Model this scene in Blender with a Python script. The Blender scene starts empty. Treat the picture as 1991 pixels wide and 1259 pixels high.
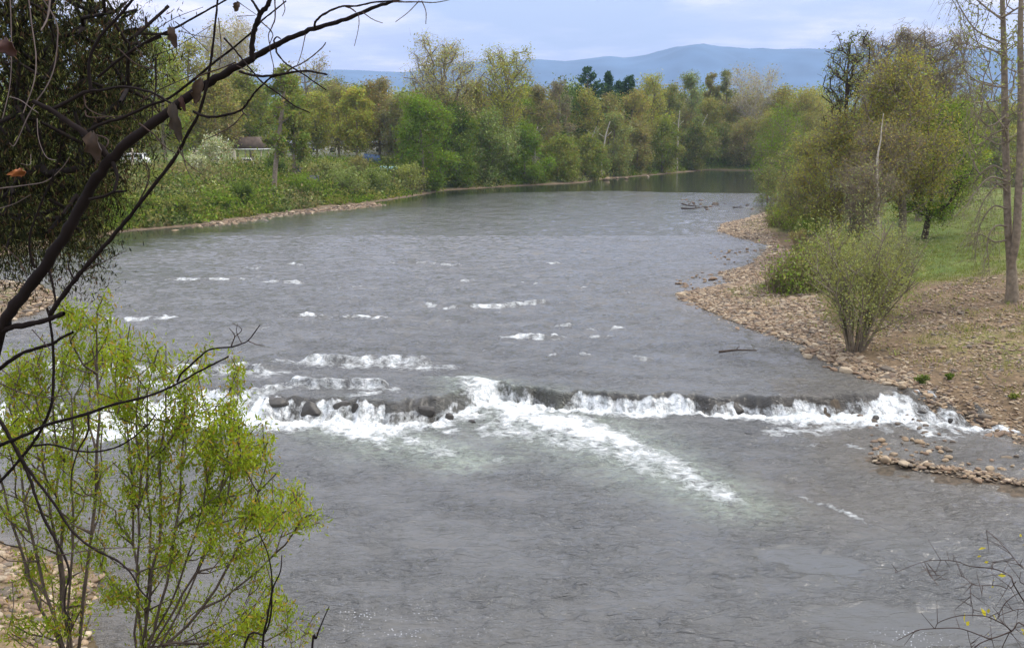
import bpy, math, random
import numpy as np
R = math.radians
# ---------------------------------------------------------------- camera
F, CXP, CYP = 1950.0, 995.5, 629.5
CAMZ = 10.0
PITCH = math.atan((629.5 - 272) / F)
sc = bpy.context.scene
cam_d = bpy.data.cameras.new("camera")
cam_d.sensor_width = 36
cam_d.lens = F / 1991 * 36
cam_d.clip_start = 0.1
cam_d.clip_end = 30000
cam = bpy.data.objects.new("camera", cam_d)
sc.collection.objects.link(cam)
cam.location = (0, 0, CAMZ)
cam.rotation_euler = (math.pi / 2 - PITCH, 0, 0)
sc.camera = cam
# ---------------------------------------------------------------- light
SUN_EL, SUN_AZ = R(52), R(75)      # azimuth clockwise from the view direction (+Y)
sun_d = bpy.data.lights.new("sun", 'SUN')
sun_d.energy = 2.3
sun_d.angle = R(9)
sun_d.color = (1.0, 0.95, 0.86)
sun = bpy.data.objects.new("sun", sun_d)
sc.collection.objects.link(sun)
from mathutils import Vector
sdir = Vector((math.sin(SUN_AZ) * math.cos(SUN_EL), math.cos(SUN_AZ) * math.cos(SUN_EL), math.sin(SUN_EL)))
sun.rotation_euler = sdir.to_track_quat('Z', 'Y').to_euler()
sun.location = (0, 0, 60)
w = bpy.data.worlds.new("World")
sc.world = w
w.use_nodes = True
nt = w.node_tree
nt.nodes.clear()
def N(t, typ, **kw):
    n = t.nodes.new(typ)
    for k, v in kw.items():
        if k in ('x', 'y'):
            continue
        if hasattr(n, k):
            setattr(n, k, v)
        else:
            n.inputs[k.replace('_', ' ')].default_value = v
    return n
def LK(t, a, b):
    t.links.new(a, b)
def ramp(t, fac, stops, interp='LINEAR'):
    r = t.nodes.new('ShaderNodeValToRGB')
    r.color_ramp.interpolation = interp
    el = r.color_ramp.elements
    while len(el) < len(stops):
        el.new(0.5)
    for e, (p, c) in zip(el, stops):
        e.position = p
        e.color = c if len(c) == 4 else (*c, 1)
    t.links.new(fac, r.inputs[0])
    return r.outputs[0]
def mixc(t, fac, a, b, mode='MIX'):
    m = t.nodes.new('ShaderNodeMix')
    m.data_type = 'RGBA'
    m.blend_type = mode
    for s, v in ((m.inputs[0], fac), (m.inputs[6], a), (m.inputs[7], b)):
        if hasattr(v, 'links'):
            t.links.new(v, s)
        elif isinstance(v, (int, float)):
            s.default_value = v
        else:
            s.default_value = (*v, 1) if len(v) == 3 else v
    return m.outputs[2]
def mth(t, op, a, b=0.0, c=0.0, clamp=False):
    m = t.nodes.new('ShaderNodeMath')
    m.operation = op
    m.use_clamp = clamp
    for s, v in zip(m.inputs, (a, b, c)):
        if hasattr(v, 'links'):
            t.links.new(v, s)
        else:
            s.default_value = v
    return m.outputs[0]
sky = N(nt, 'ShaderNodeTexSky')
sky.sky_type = 'NISHITA'
sky.sun_disc = False
sky.sun_elevation = SUN_EL
sky.sun_rotation = SUN_AZ
sky.dust_density = 1.5
tc = N(nt, 'ShaderNodeTexCoord')
sep = N(nt, 'ShaderNodeSeparateXYZ')
LK(nt, tc.outputs['Generated'], sep.inputs[0])
zc = mth(nt, 'ADD', mth(nt, 'MAXIMUM', sep.outputs[2], 0.0), 0.10)
cmb = N(nt, 'ShaderNodeCombineXYZ')
LK(nt, mth(nt, 'DIVIDE', sep.outputs[0], zc), cmb.inputs[0])
LK(nt, mth(nt, 'DIVIDE', sep.outputs[1], zc), cmb.inputs[1])
cn = N(nt, 'ShaderNodeTexNoise', Scale=0.62, Detail=6.0, Roughness=0.55)
cmap = N(nt, 'ShaderNodeMapping')
cmap.inputs['Location'].default_value = (3.7, 1.3, 0)
LK(nt, cmb.outputs[0], cmap.inputs[0])
LK(nt, cmap.outputs[0], cn.inputs['Vector'])
cov = ramp(nt, cn.outputs[0], [(0.38, (0, 0, 0)), (0.58, (1, 1, 1))])
cn2 = N(nt, 'ShaderNodeTexNoise', Scale=1.3, Detail=5.0, Roughness=0.6)
LK(nt, cmap.outputs[0], cn2.inputs['Vector'])
ccol = ramp(nt, cn2.outputs[0], [(0.38, (5.2, 5.4, 8.4)), (0.5, (6.7, 6.7, 9.2)), (0.60, (9.8, 8.9, 10.2))])
skyt = mixc(nt, 0.6, sky.outputs[0], (4.6, 5.1, 8.3))
skyc = mixc(nt, cov, skyt, ccol)
bg = N(nt, 'ShaderNodeBackground')
bg.inputs[1].default_value = 0.11
zm = mth(nt, 'MAXIMUM', sep.outputs[2], 0.0)
zcmb = N(nt, 'ShaderNodeCombineXYZ')
for i_, k_ in enumerate((2.35, 2.3, 1.45)):
    LK(nt, mth(nt, 'ADD', mth(nt, 'MULTIPLY', zm, k_), 1.0), zcmb.inputs[i_])
zb = zcmb.outputs[0]
LK(nt, mixc(nt, 1.0, skyc, zb, 'MULTIPLY'), bg.inputs[0])
wo = N(nt, 'ShaderNodeOutputWorld')
LK(nt, bg.outputs[0], wo.inputs[0])
sc.view_settings.view_transform = 'Standard'
sc.view_settings.look = 'None'
sc.view_settings.gamma = 1
sc.view_settings.exposure = 0.2
sc.cycles.use_denoising = True
sc.cycles.max_bounces = 7
sc.cycles.diffuse_bounces = 3
sc.cycles.glossy_bounces = 3
sc.cycles.transmission_bounces = 3
sc.cycles.transparent_max_bounces = 6
sc.cycles.volume_bounces = 0
sc.cycles.caustics_reflective = False
sc.cycles.caustics_refractive = False
# ---------------------------------------------------------------- helpers
cP, sP = math.cos(PITCH), math.sin(PITCH)
def ray(px, py):
    a = (px - CXP) / F
    b = -(py - CYP) / F
    return np.array([a, cP + b * sP, -sP + b * cP])
def atz(px, py, z=0.0):
    d = ray(px, py)
    t = (z - CAMZ) / d[2]
    return np.array([d[0] * t, d[1] * t, z])
def aty(px, py, Y):
    d = ray(px, py)
    t = Y / d[1]
    return np.array([d[0] * t, Y, CAMZ + d[2] * t])
def topix(p):
    x, y, z = p[0], p[1], p[2] - CAMZ
    dep = y * cP - z * sP
    up = y * sP + z * cP
    return CXP + F * x / dep, CYP - F * up / dep
def sm(a, b, x):
    t = np.clip((x - a) / (b - a), 0, 1)
    return t * t * (3 - 2 * t)
_rng = np.random.default_rng(7)
_P = _rng.permutation(4096)
_G = _rng.random(4096) * 2 * np.pi
_GX, _GY = np.cos(_G), np.sin(_G)
def pn(x, y, seed=0):
    """2D gradient noise, about -1..1"""
    x = np.asarray(x, float) + seed * 17.13
    y = np.asarray(y, float) - seed * 9.71
    xi = np.floor(x).astype(np.int64); yi = np.floor(y).astype(np.int64)
    fx = x - xi; fy = y - yi
    u = fx * fx * fx * (fx * (fx * 6 - 15) + 10); v = fy * fy * fy * (fy * (fy * 6 - 15) + 10)
    def g(ix, iy, dx, dy):
        h = _P[(_P[(ix & 4095)] + iy) & 4095]
        return _GX[h] * dx + _GY[h] * dy
    a = g(xi, yi, fx, fy); b = g(xi + 1, yi, fx - 1, fy)
    c = g(xi, yi + 1, fx, fy - 1); d = g(xi + 1, yi + 1, fx - 1, fy - 1)
    return 1.45 * ((a + (b - a) * u) + ((c + (d - c) * u) - (a + (b - a) * u)) * v)
def fbm(x, y, o=4, seed=0, lac=2.03, gain=0.5):
    s = 0; a = 1; t = 0
    for i in range(o):
        s = s + a * pn(x * lac ** i, y * lac ** i, seed + i * 3)
        t += a; a *= gain
    return s / t
def link(o, parent=None):
    sc.collection.objects.link(o)
    if parent is not None:
        o.parent = parent
    return o
def tag(o, label=None, cat=None, group=None, kind=None):
    if label: o['label'] = label
    if cat: o['category'] = cat
    if group: o['group'] = group
    if kind: o['kind'] = kind
    return o
def empty(name, loc=(0, 0, 0), rz=0.0):
    o = bpy.data.objects.new(name, None)
    o.empty_display_size = 0.3
    o.location = loc
    o.rotation_euler = (0, 0, rz)
    return link(o)
def npmesh(name, verts, faces, mat=None, parent=None, smooth=False, cols=None, floats=None, mats=None, midx=None):
    """faces: one (n,k) array or a list of such arrays"""
    me = bpy.data.meshes.new(name)
    if not isinstance(faces, (list, tuple)):
        faces = [faces]
    faces = [np.asarray(f, np.int32) for f in faces if len(f)]
    verts = np.asarray(verts, np.float32)
    me.vertices.add(len(verts))
    me.vertices.foreach_set('co', verts.ravel())
    nl = sum(f.size for f in faces); nf = sum(len(f) for f in faces)
    me.loops.add(nl); me.polygons.add(nf)
    me.loops.foreach_set('vertex_index', np.concatenate([f.ravel() for f in faces]))
    tot = np.concatenate([np.full(len(f), f.shape[1], np.int32) for f in faces])
    st = np.concatenate([[0], np.cumsum(tot)[:-1]]).astype(np.int32)
    me.polygons.foreach_set('loop_start', st)
    me.polygons.foreach_set('loop_total', tot)
    if smooth:
        me.polygons.foreach_set('use_smooth', np.ones(nf, bool))
    for m in (mats or ([mat] if mat else [])):
        me.materials.append(m)
    if midx is not None:
        me.polygons.foreach_set('material_index', np.asarray(midx, np.int32))
    me.update(calc_edges=True)
    if cols is not None:
        a = me.color_attributes.new('Col', 'FLOAT_COLOR', 'POINT')
        c = np.ones((len(verts), 4), np.float32); c[:, :3] = cols
        a.data.foreach_set('color', c.ravel())
    for k, v in (floats or {}).items():
        a = me.attributes.new(k, 'FLOAT', 'POINT')
        a.data.foreach_set('value', np.asarray(v, np.float32).ravel())
    o = bpy.data.objects.new(name, me)
    return link(o, parent)
class MB:
    """collects simple solids into one mesh"""
    def __init__(s): s.v = []; s.f = {}; s.n = 0
    def add(s, v, f):
        v = np.asarray(v, float); f = np.asarray(f, int)
        s.f.setdefault(f.shape[1], []).append(f + s.n)
        s.v.append(v); s.n += len(v); return s
    def box(s, c, d, rz=0.0, rx=0.0, ry=0.0):
        x, y, z = d[0] / 2, d[1] / 2, d[2] / 2
        v = np.array([(a * x, b * y, e * z) for a in (-1, 1) for b in (-1, 1) for e in (-1, 1)])
        from mathutils import Euler
        M = np.array(Euler((rx, ry, rz)).to_matrix())
        v = v @ M.T + np.array(c)
        return s.add(v, [(0, 1, 3, 2), (4, 6, 7, 5), (0, 4, 5, 1), (2, 3, 7, 6), (0, 2, 6, 4), (1, 5, 7, 3)])
    def tube(s, pts, rad, k=8, cap=True):
        v, f = tube_v(pts, rad, k)
        s.add(v, f)
        if cap:
            n = len(pts)
            s.f.setdefault(k, []).append(np.array([list(range(k))[::-1]]) + s.n - n * k)
            s.f.setdefault(k, []).append(np.array([[(n - 1) * k + i for i in range(k)]]) + s.n - n * k)
        return s
    def bar(s, a, b, r, k=8):
        return s.tube([a, b], [r, r], k)
    def prism(s, poly, y0, y1):
        """poly in xz, extruded along y"""
        n = len(poly)
        v = [(p[0], y0, p[1]) for p in poly] + [(p[0], y1, p[1]) for p in poly]
        s.add(v, [(i, (i + 1) % n, n + (i + 1) % n, n + i) for i in range(n)])
        s.f.setdefault(n, []).append(np.array([list(range(n))[::-1]]) + s.n - 2 * n)
        s.f.setdefault(n, []).append(np.array([list(range(n, 2 * n))]) + s.n - 2 * n)
        return s
    def build(s, name, mat, parent=None, smooth=False):
        return npmesh(name, np.concatenate(s.v), [np.concatenate(f) for f in s.f.values()], mat, parent, smooth)
def tube_v(pts, rad, k=8):
    P = np.asarray(pts, float); n = len(P)
    T = np.gradient(P, axis=0); T /= np.linalg.norm(T, axis=1)[:, None] + 1e-12
    ref = np.array([0.13, 0.2, 1.0]) if abs(T[0][2]) < 0.9 else np.array([1.0, 0.1, 0.05])
    U = []
    u = ref - T[0] * ref.dot(T[0]); u /= np.linalg.norm(u)
    for i in range(n):
        u = u - T[i] * u.dot(T[i]); u /= np.linalg.norm(u) + 1e-12
        U.append(u)
    U = np.array(U); W = np.cross(T, U)
    a = np.arange(k) * 2 * np.pi / k
    V = P[:, None, :] + np.asarray(rad, float)[:, None, None] * (np.cos(a)[None, :, None] * U[:, None, :] + np.sin(a)[None, :, None] * W[:, None, :])
    i, j = np.meshgrid(np.arange(n - 1), np.arange(k), indexing='ij')
    f = np.stack([i * k + j, i * k + (j + 1) % k, (i + 1) * k + (j + 1) % k, (i + 1) * k + j], -1).reshape(-1, 4)
    return V.reshape(-1, 3), f
def smooth_poly(P, rad, n):
    """Catmull-Rom resample of a polyline (with radii)"""
    P = np.asarray(P, float); rad = np.asarray(rad, float)
    Q = np.column_stack([P, rad])
    Q = np.vstack([2 * Q[0] - Q[1], Q, 2 * Q[-1] - Q[-2]])
    out = []
    for i in range(1, len(Q) - 2):
        t = np.linspace(0, 1, n, endpoint=False)[:, None]
        a, b, c, d = Q[i - 1], Q[i], Q[i + 1], Q[i + 2]
        out.append(0.5 * ((2 * b) + (-a + c) * t + (2 * a - 5 * b + 4 * c - d) * t ** 2 + (-a + 3 * b - 3 * c + d) * t ** 3))
    out.append(Q[-2][None])
    o = np.vstack(out)
    return o[:, :3], np.maximum(o[:, 3], 1e-4)
def newmat(name):
    m = bpy.data.materials.new(name)
    m.use_nodes = True
    t = m.node_tree
    b = t.nodes['Principled BSDF']
    return m, t, b
def plain(name, col, rough=0.8, var=0.25, scale=3.0, bump=0.0, metal=0.0):
    m, t, b = newmat(name)
    tcn = N(t, 'ShaderNodeTexCoord')
    n = N(t, 'ShaderNodeTexNoise', Scale=scale, Detail=5.0)
    LK(t, tcn.outputs['Object'], n.inputs['Vector'])
    lo = tuple(c * (1 - var) for c in col); hi = tuple(min(1, c * (1 + var)) for c in col)
    LK(t, ramp(t, n.outputs[0], [(0.3, lo), (0.7, hi)]), b.inputs['Base Color'])
    b.inputs['Roughness'].default_value = rough
    b.inputs['Metallic'].default_value = metal
    if rough > .7: b.inputs['Specular IOR Level'].default_value = .12
    if bump:
        bp = N(t, 'ShaderNodeBump', Strength=1.0, Distance=bump)
        LK(t, n.outputs[0], bp.inputs['Height']); LK(t, bp.outputs[0], b.inputs['Normal'])
    return m
def leafmat(name, trans=0.35, rough=0.6, attr='Col'):
    m, t, b = newmat(name)
    t.nodes.remove(b)
    a = N(t, 'ShaderNodeAttribute'); a.attribute_name = attr
    d = N(t, 'ShaderNodeBsdfDiffuse'); tr = N(t, 'ShaderNodeBsdfTranslucent')
    LK(t, a.outputs['Color'], d.inputs[0])
    LK(t, mixc(t, 1.0, a.outputs['Color'], (1.25, 1.2, 0.6), 'MULTIPLY'), tr.inputs[0])
    mx = N(t, 'ShaderNodeMixShader'); mx.inputs[0].default_value = trans
    LK(t, d.outputs[0], mx.inputs[1]); LK(t, tr.outputs[0], mx.inputs[2])
    LK(t, mx.outputs[0], t.nodes['Material Output'].inputs[0])
    return m
# ---------------------------------------------------------------- river layout
DROP = 0.60
# outline of the water: (px, py, level, bank kind) R = right gravel bank, L = far/left bank, B = bluff on the camera's side
RIV = [(1991, 842, .3, 'R'), (1900, 795, .5, 'R'), (1850, 772, .7, 'R'), (1790, 752, .75, 'R'), (1720, 735, .75, 'R'), (1650, 712, .75, 'R'),
       (1600, 692, .75, 'R'), (1560, 662, .75, 'R'), (1480, 640, .75, 'R'), (1400, 607, .75, 'R'), (1345, 584, .75, 'R'), (1312, 566, .75, 'R'),
       (1370, 556, .75, 'R'), (1425, 545, .75, 'R'), (1400, 528, .75, 'R'), (1455, 512, .75, 'R'), (1485, 490, .75, 'R'), (1500, 474, .75, 'R'),
       (1440, 460, .75, 'R'), (1397, 446, .75, 'R'), (1405, 433, .75, 'R'), (1460, 420, .75, 'R'), (1500, 404, .75, 'R'), (1520, 388, .75, 'R'), (1590, 378, .75, 'R'),
       (1800, 372, .75, 'R'), (2300, 368, .75, 'R'), (2300, 338, .75, 'L'), (1700, 334, .75, 'L'), (1500, 332, .75, 'L'), (1380, 330, .75, 'L'), (1290, 338, .75, 'L'),
       (1180, 347, .75, 'L'), (1130, 355, .75, 'L'), (1000, 361, .75, 'L'), (870, 369, .75, 'L'), (800, 381, .75, 'L'), (720, 393, .75, 'L'),
       (620, 404, .75, 'L'), (560, 412, .75, 'L'), (460, 428, .75, 'L'), (370, 438, .75, 'L'), (250, 447, .75, 'L'), (150, 468, .75, 'L'), (60, 484, .75, 'L'),
       (-10, 497, .75, 'L'), (-60, 520, .75, 'L'), (-20, 540, .75, 'L'), (50, 546, .75, 'L'), (105, 560, .75, 'L'), (112, 578, .75, 'L'), (70, 605, .75, 'L'),
       (-50, 640, .75, 'L'), (-300, 680, .75, 'L'), (-420, 800, .3, 'L'), (-330, 900, 0, 'L'), (-120, 1000, 0, 'B'), (0, 1055, 0, 'B'), (100, 1080, 0, 'B'),
       (180, 1105, 0, 'B'), (195, 1150, 0, 'B'), (150, 1200, 0, 'B'), (190, 1260, 0, 'B'), (300, 1330, 0, 'B'), (600, 1400, 0, 'B'), (1000, 1440, 0, 'B'),
       (1500, 1450, 0, 'B'), (2200, 1450, 0, 'B')]
RP = [atz(a, b, c)[:2] for a, b, c, d in RIV] + [np.array([60., 6.]), np.array([60., 26.])]
RT = [d for a, b, c, d in RIV] + ['R', 'R']
RP = np.array(RP)
NE = len(RP)
def sdf(x, y):
    """signed distance to the waterline (positive on land) and weights of the three bank kinds"""
    x = np.asarray(x, float).ravel(); y = np.asarray(y, float).ravel()
    out = np.empty(len(x)); W = np.zeros((3, len(x)))
    CH = 60000
    A = RP; B = np.roll(RP, -1, 0); E = B - A; L2 = (E ** 2).sum(1)
    idx = {'R': 0, 'L': 1, 'B': 2}
    for s in range(0, len(x), CH):
        X = x[s:s + CH]; Y = y[s:s + CH]
        best = np.full(len(X), 1e18); inside = np.zeros(len(X), bool); w = np.full((3, len(X)), 1e18)
        for i in range(NE):
            dx = X - A[i, 0]; dy = Y - A[i, 1]
            t = np.clip((dx * E[i, 0] + dy * E[i, 1]) / L2[i], 0, 1)
            d2 = (dx - t * E[i, 0]) ** 2 + (dy - t * E[i, 1]) ** 2
            best = np.minimum(best, d2)
            k = idx[RT[i]]
            w[k] = np.minimum(w[k], d2)
            if A[i, 1] != B[i, 1]:
                c = ((A[i, 1] > Y) != (B[i, 1] > Y)) & (X < E[i, 0] * (Y - A[i, 1]) / E[i, 1] + A[i, 0])
                inside ^= c
        d = np.sqrt(best)
        out[s:s + CH] = np.where(inside, -d, d)
        ww = 1.0 / (w + 1.0) ** 2
        W[:, s:s + CH] = ww / ww.sum(0)
    return out, W
# crest of the main ledge: px, py
CREST = [(-500, 800), (-100, 782), (150, 772), (380, 762), (450, 764), (540, 768), (620, 772), (700, 774), (780, 774), (840, 770), (880, 762), (910, 753), (935, 747), (965, 743),
         (1020, 748), (1080, 760), (1180, 764), (1300, 765), (1400, 767), (1500, 770), (1600, 768), (1660, 766), (1720, 758), (1790, 752), (1991, 752), (2600, 760)]
CR = np.array([atz(a, b, DROP)[:2] for a, b in CREST])
CRX = CR[:, 0]
pxw = lambda a, v, lvl=DROP: (np.array([atz(p, 770, lvl)[0] for p in a]), np.array(v, float))
FW = pxw([-500, 380, 560, 700, 800, 900, 960, 1000, 1100, 1600, 1680, 1760, 1900, 2600], [1.9, 1.8, 1.2, 1.2, 1.4, 1.3, .8, .6, .55, .55, 1.0, 2.4, 4.5, 5])
def ledge_t(x, y):
    """metres downstream of the crest (positive towards the camera)"""
    c = np.interp(x, CRX, CR[:, 1])
    lf = 1 - sm(-4.5, -1.5, x)
    j = (1 - lf) * (.30 * pn(x * .42, x * 0 + 4.7, 2) + .16 * pn(x * 1.4, x * 0 + 5.7, 8)) + lf * (.55 * pn(x * .8, x * 0 + 6.1, 4) + .3 * pn(x * 2.1, x * 0 + 2.1, 3)) + 0.22 * pn(x * 0.9, x * 0 + 3.3, 5) + 0.12 * pn(x * 2.7, x * 0 + 1.3, 6) + .05 * pn(x * 7, x * 0 + 8.3, 7)
    return c + j - y
def level(x, y):
    t = ledge_t(x, y)
    wd = np.interp(x, *FW) * (1 + 0.55 * pn(x * 1.1, x * 0 + 9.1, 9) + .25 * pn(x * 3.1, x * 0 + 2.1, 19))
    return DROP * (1 - sm(-.12, 1, t / wd) * (1.0)) * np.where(t > 0, 1, 1)
SPIT = np.array([atz(a, b, .05)[:2] for a, b in [(1712, 898), (1800, 912), (1900, 928), (1991, 944), (2300, 1000)]])
def pdist(x, y, P):
    """distance to an open polyline, arc parameter 0..1, side (positive = right of the line's direction)"""
    best = np.full(np.shape(x), 1e18); par = np.zeros(np.shape(x)); side = np.zeros(np.shape(x))
    seg = np.linalg.norm(np.diff(P, axis=0), axis=1); cum = np.concatenate([[0], np.cumsum(seg)]); tot = cum[-1]
    for i in range(len(P) - 1):
        ex, ey = P[i + 1] - P[i]
        dx = x - P[i][0]; dy = y - P[i][1]
        t = np.clip((dx * ex + dy * ey) / (ex * ex + ey * ey), 0, 1)
        d2 = (dx - t * ex) ** 2 + (dy - t * ey) ** 2
        m = d2 < best
        best = np.where(m, d2, best); par = np.where(m, (cum[i] + t * seg[i]) / tot, par)
        side = np.where(m, np.sign(dx * ey - dy * ex), side)
    return np.sqrt(best), par, side
def terrain(x, y):
    sh = np.shape(x)
    x = np.asarray(x, float).ravel(); y = np.asarray(y, float).ravel()
    s, W = sdf(x, y)
    jit = 0.5 * pn(x * .5, y * .5, 1) + .25 * pn(x * 1.6, y * 1.6, 2)
    s2 = s + jit * np.clip(1 - np.abs(s) / 8, 0, 1) * sm(5, 40, y)
    zr = np.interp(s2, [0, 3, 8, 16, 30, 60, 200], [0, .28, .75, 1.5, 2.2, 2.9, 3.6])
    zl = np.interp(s2, [0, 3, 6, 14, 22, 35, 300], [0, .25, .7, 3.2, 4.7, 5.4, 5.8])
    zb = np.interp(s2, [0, 3, 8, 13, 15.5, 30], [0, .7, 3.3, 6.4, 8.1, 8.6])
    land = W[0] * zr + W[1] * zl + W[2] * zb
    bed = -np.minimum(0.9, 0.10 * np.abs(s2)) - 0.02
    base = level(x, np.clip(y, 0, 400))
    h = base + np.where(s2 > 0, land, bed)
    h = h + np.where(s > 0, sm(0, 6, s) * (0.18 * fbm(x * .22, y * .22, 4, 11) + .05 * pn(x * 1.3, y * 1.3, 14)), 0)
    # the shallow shelf right of the ledge and the gravel spit below it
    d, p, sd = pdist(x, y, SPIT)
    near = (y < 42) & (x > 5) & (s < 0)
    shelf = near & (sd < 0) & (d < 9) & (x > SPIT[0][0] - 1.5)
    h = np.where(shelf, np.maximum(h, base - 0.11 - .05 * pn(x * 1.1, y * 1.1, 21)), h)
    h = np.where((y < 42) & (x > 5), np.maximum(h, 0.10 - d * .16 + .05 * pn(x * 1.5, y * 1.5, 22)), h)
    # left bar exposed off the far left bank
    d, p, sd = pdist(x, y, LBAR)
    h = np.where(d < 8, np.maximum(h, DROP + .14 - d * .09 + .05 * pn(x * .7, y * .7, 23)), h)
    # far plain rolls up into the foothills
    h = h + sm(500, 4000, y) * 30 * (0.6 + .4 * pn(x * .002, y * .002, 31))
    return h.reshape(sh), s.reshape(sh), W
LBAR = np.array([atz(a, b, DROP)[:2] for a, b in [(390, 437), (440, 430), (520, 418), (600, 410), (680, 402), (715, 399)]])
def gz(x, y):
    return float(terrain(np.array([x]), np.array([y]))[0][0])
def onland(px, py):
    """the ground point seen at a pixel, from the heightfield"""
    d = ray(px, py)
    ts = np.concatenate([np.arange(8, 120, .25), np.arange(120, 420, 1.0)])
    X = d[0] * ts; Y = d[1] * ts; Z = CAMZ + d[2] * ts
    h = terrain(X, Y)[0]
    k = np.argmax(Z < h) if (Z < h).any() else len(ts) - 1
    return np.array([X[k], Y[k], h[k]])
def grid(tx, ys, off):
    Xg = tx[None, :] * (ys[:, None] + off); Yg = np.repeat(ys[:, None], len(tx), 1)
    return Xg, Yg
def gridfaces(nr, nc):
    i, j = np.meshgrid(np.arange(nr - 1), np.arange(nc - 1), indexing='ij')
    a = i * nc + j
    return np.stack([a, a + 1, a + nc + 1, a + nc], -1).reshape(-1, 4)
# ---------------------------------------------------------------- ground
ys = np.concatenate([np.arange(-25, 10, .5), np.arange(10, 60, .2), np.arange(60, 140, .4), np.arange(140, 400, 1.3), np.geomspace(400, 8900, 90)])
tx = np.concatenate([np.linspace(-2.2, -.56, 60, endpoint=False), np.linspace(-.56, .56, 760), np.linspace(.56, 2.2, 61)[1:]])
GX_, GY_ = grid(tx, ys, 40)
GH, GS, GW = terrain(GX_, GY_)
gx, gy, gs = GX_.ravel(), GY_.ravel(), GS.ravel()
def ground_cols(x, y, s, W):
    n1 = fbm(x * .16, y * .16, 4, 41); n2 = fbm(x * .7, y * .7, 3, 45); n3 = pn(x * 3.1, y * 3.1, 48)
    green = np.array([.085, .125, .028]); vivid = np.array([.105, .135, .034]); tan = np.array([.195, .148, .088]); brown = np.array([.15, .105, .075])
    mud = np.array([.17, .13, .09]); pale = np.array([.33, .265, .18]); olive = np.array([.15, .15, .055])
    def mx(a, b, t):
        t = np.clip(t, 0, 1)[:, None]; return a * (1 - t) + b * t
    one = np.ones((len(x), 1))
    # right bank
    far = sm(54, 66, y + 5 * n1)
    c = mx(one * tan, one * olive, sm(-.12, .25, n2 * .6 + n1 * .5 + .03) * .85)
    c = mx(c, one * pale, sm(.25, .5, n3 * .6 + n2 * .5) * .7)
    band = sm(45, 49, y + 3 * n1) * (1 - far)
    c = mx(c, one * brown, band * .8)
    gf = mx(one * vivid, one * olive, sm(-.1, .4, n1) * .8)
    gf = mx(gf, one * brown, sm(.25, .4, n2 * .7 + n1 * .6) * (y < 110) * .7)
    c = mx(c, gf, far)
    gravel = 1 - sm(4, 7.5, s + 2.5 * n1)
    c = mx(c, one * np.array([.085, .135, .030]), (1 - sm(12, 18, s)) * sm(56, 64, y) * (n2 > -.25) * .85)
    cr = mx(c, one * np.array([.15, .11, .07]), gravel)  # damp soil under cobbles, with shade between the stones put into its colour
    # left and far bank
    cl = mx(one * green, one * vivid, sm(-.3, .4, n2)); cl = mx(cl, one * olive, sm(0, .5, n1))
    cl = mx(one * mud, cl, sm(1.5, 4.5, s + 1.5 * n2))
    cb = mx(one * brown, one * green, sm(-.2, .4, n2))
    cb = mx(cb, one * tan, 1 - sm(1.5, 3, s))
    c = cr * W[0][:, None] + cl * W[1][:, None] + cb * W[2][:, None]
    wet = 1 - sm(.0, .7, s + .3 * n2)
    c = c * (1 - .5 * wet[:, None])
    lowr = ((y < 43) & (x > 5) & (s < .3))[:, None]
    c = np.where(lowr, np.array([.095, .078, .060]) * (1 + .3 * n2[:, None]), c)
    return c
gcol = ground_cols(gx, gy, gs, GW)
mg, t, b = newmat("ground")
at = N(t, 'ShaderNodeAttribute'); at.attribute_name = 'Col'
tcn = N(t, 'ShaderNodeTexCoord')
n1 = N(t, 'ShaderNodeTexNoise', Scale=5.0, Detail=8.0, Roughness=.7); LK(t, tcn.outputs['Object'], n1.inputs['Vector'])
n2 = N(t, 'ShaderNodeTexNoise', Scale=.9, Detail=5.0, Roughness=.6); LK(t, tcn.outputs['Object'], n2.inputs['Vector'])
v1 = ramp(t, n1.outputs[0], [(.32, (.45, .45, .45)), (.5, (1, 1, 1)), (.68, (1.6, 1.55, 1.5))])
v2 = ramp(t, n2.outputs[0], [(.35, (.8, .8, .75)), (.65, (1.15, 1.1, 1.05))])
LK(t, mixc(t, 1.0, mixc(t, 1.0, at.outputs['Color'], v1, 'MULTIPLY'), v2, 'MULTIPLY'), b.inputs['Base Color'])
b.inputs['Roughness'].default_value = .95
b.inputs['Specular IOR Level'].default_value = .15
bp = N(t, 'ShaderNodeBump', Strength=.9, Distance=.06); LK(t, n1.outputs[0], bp.inputs['Height']); LK(t, bp.outputs[0], b.inputs['Normal'])
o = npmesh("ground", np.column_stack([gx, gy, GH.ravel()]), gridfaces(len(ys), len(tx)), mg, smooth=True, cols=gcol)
tag(o, kind='structure')
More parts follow.
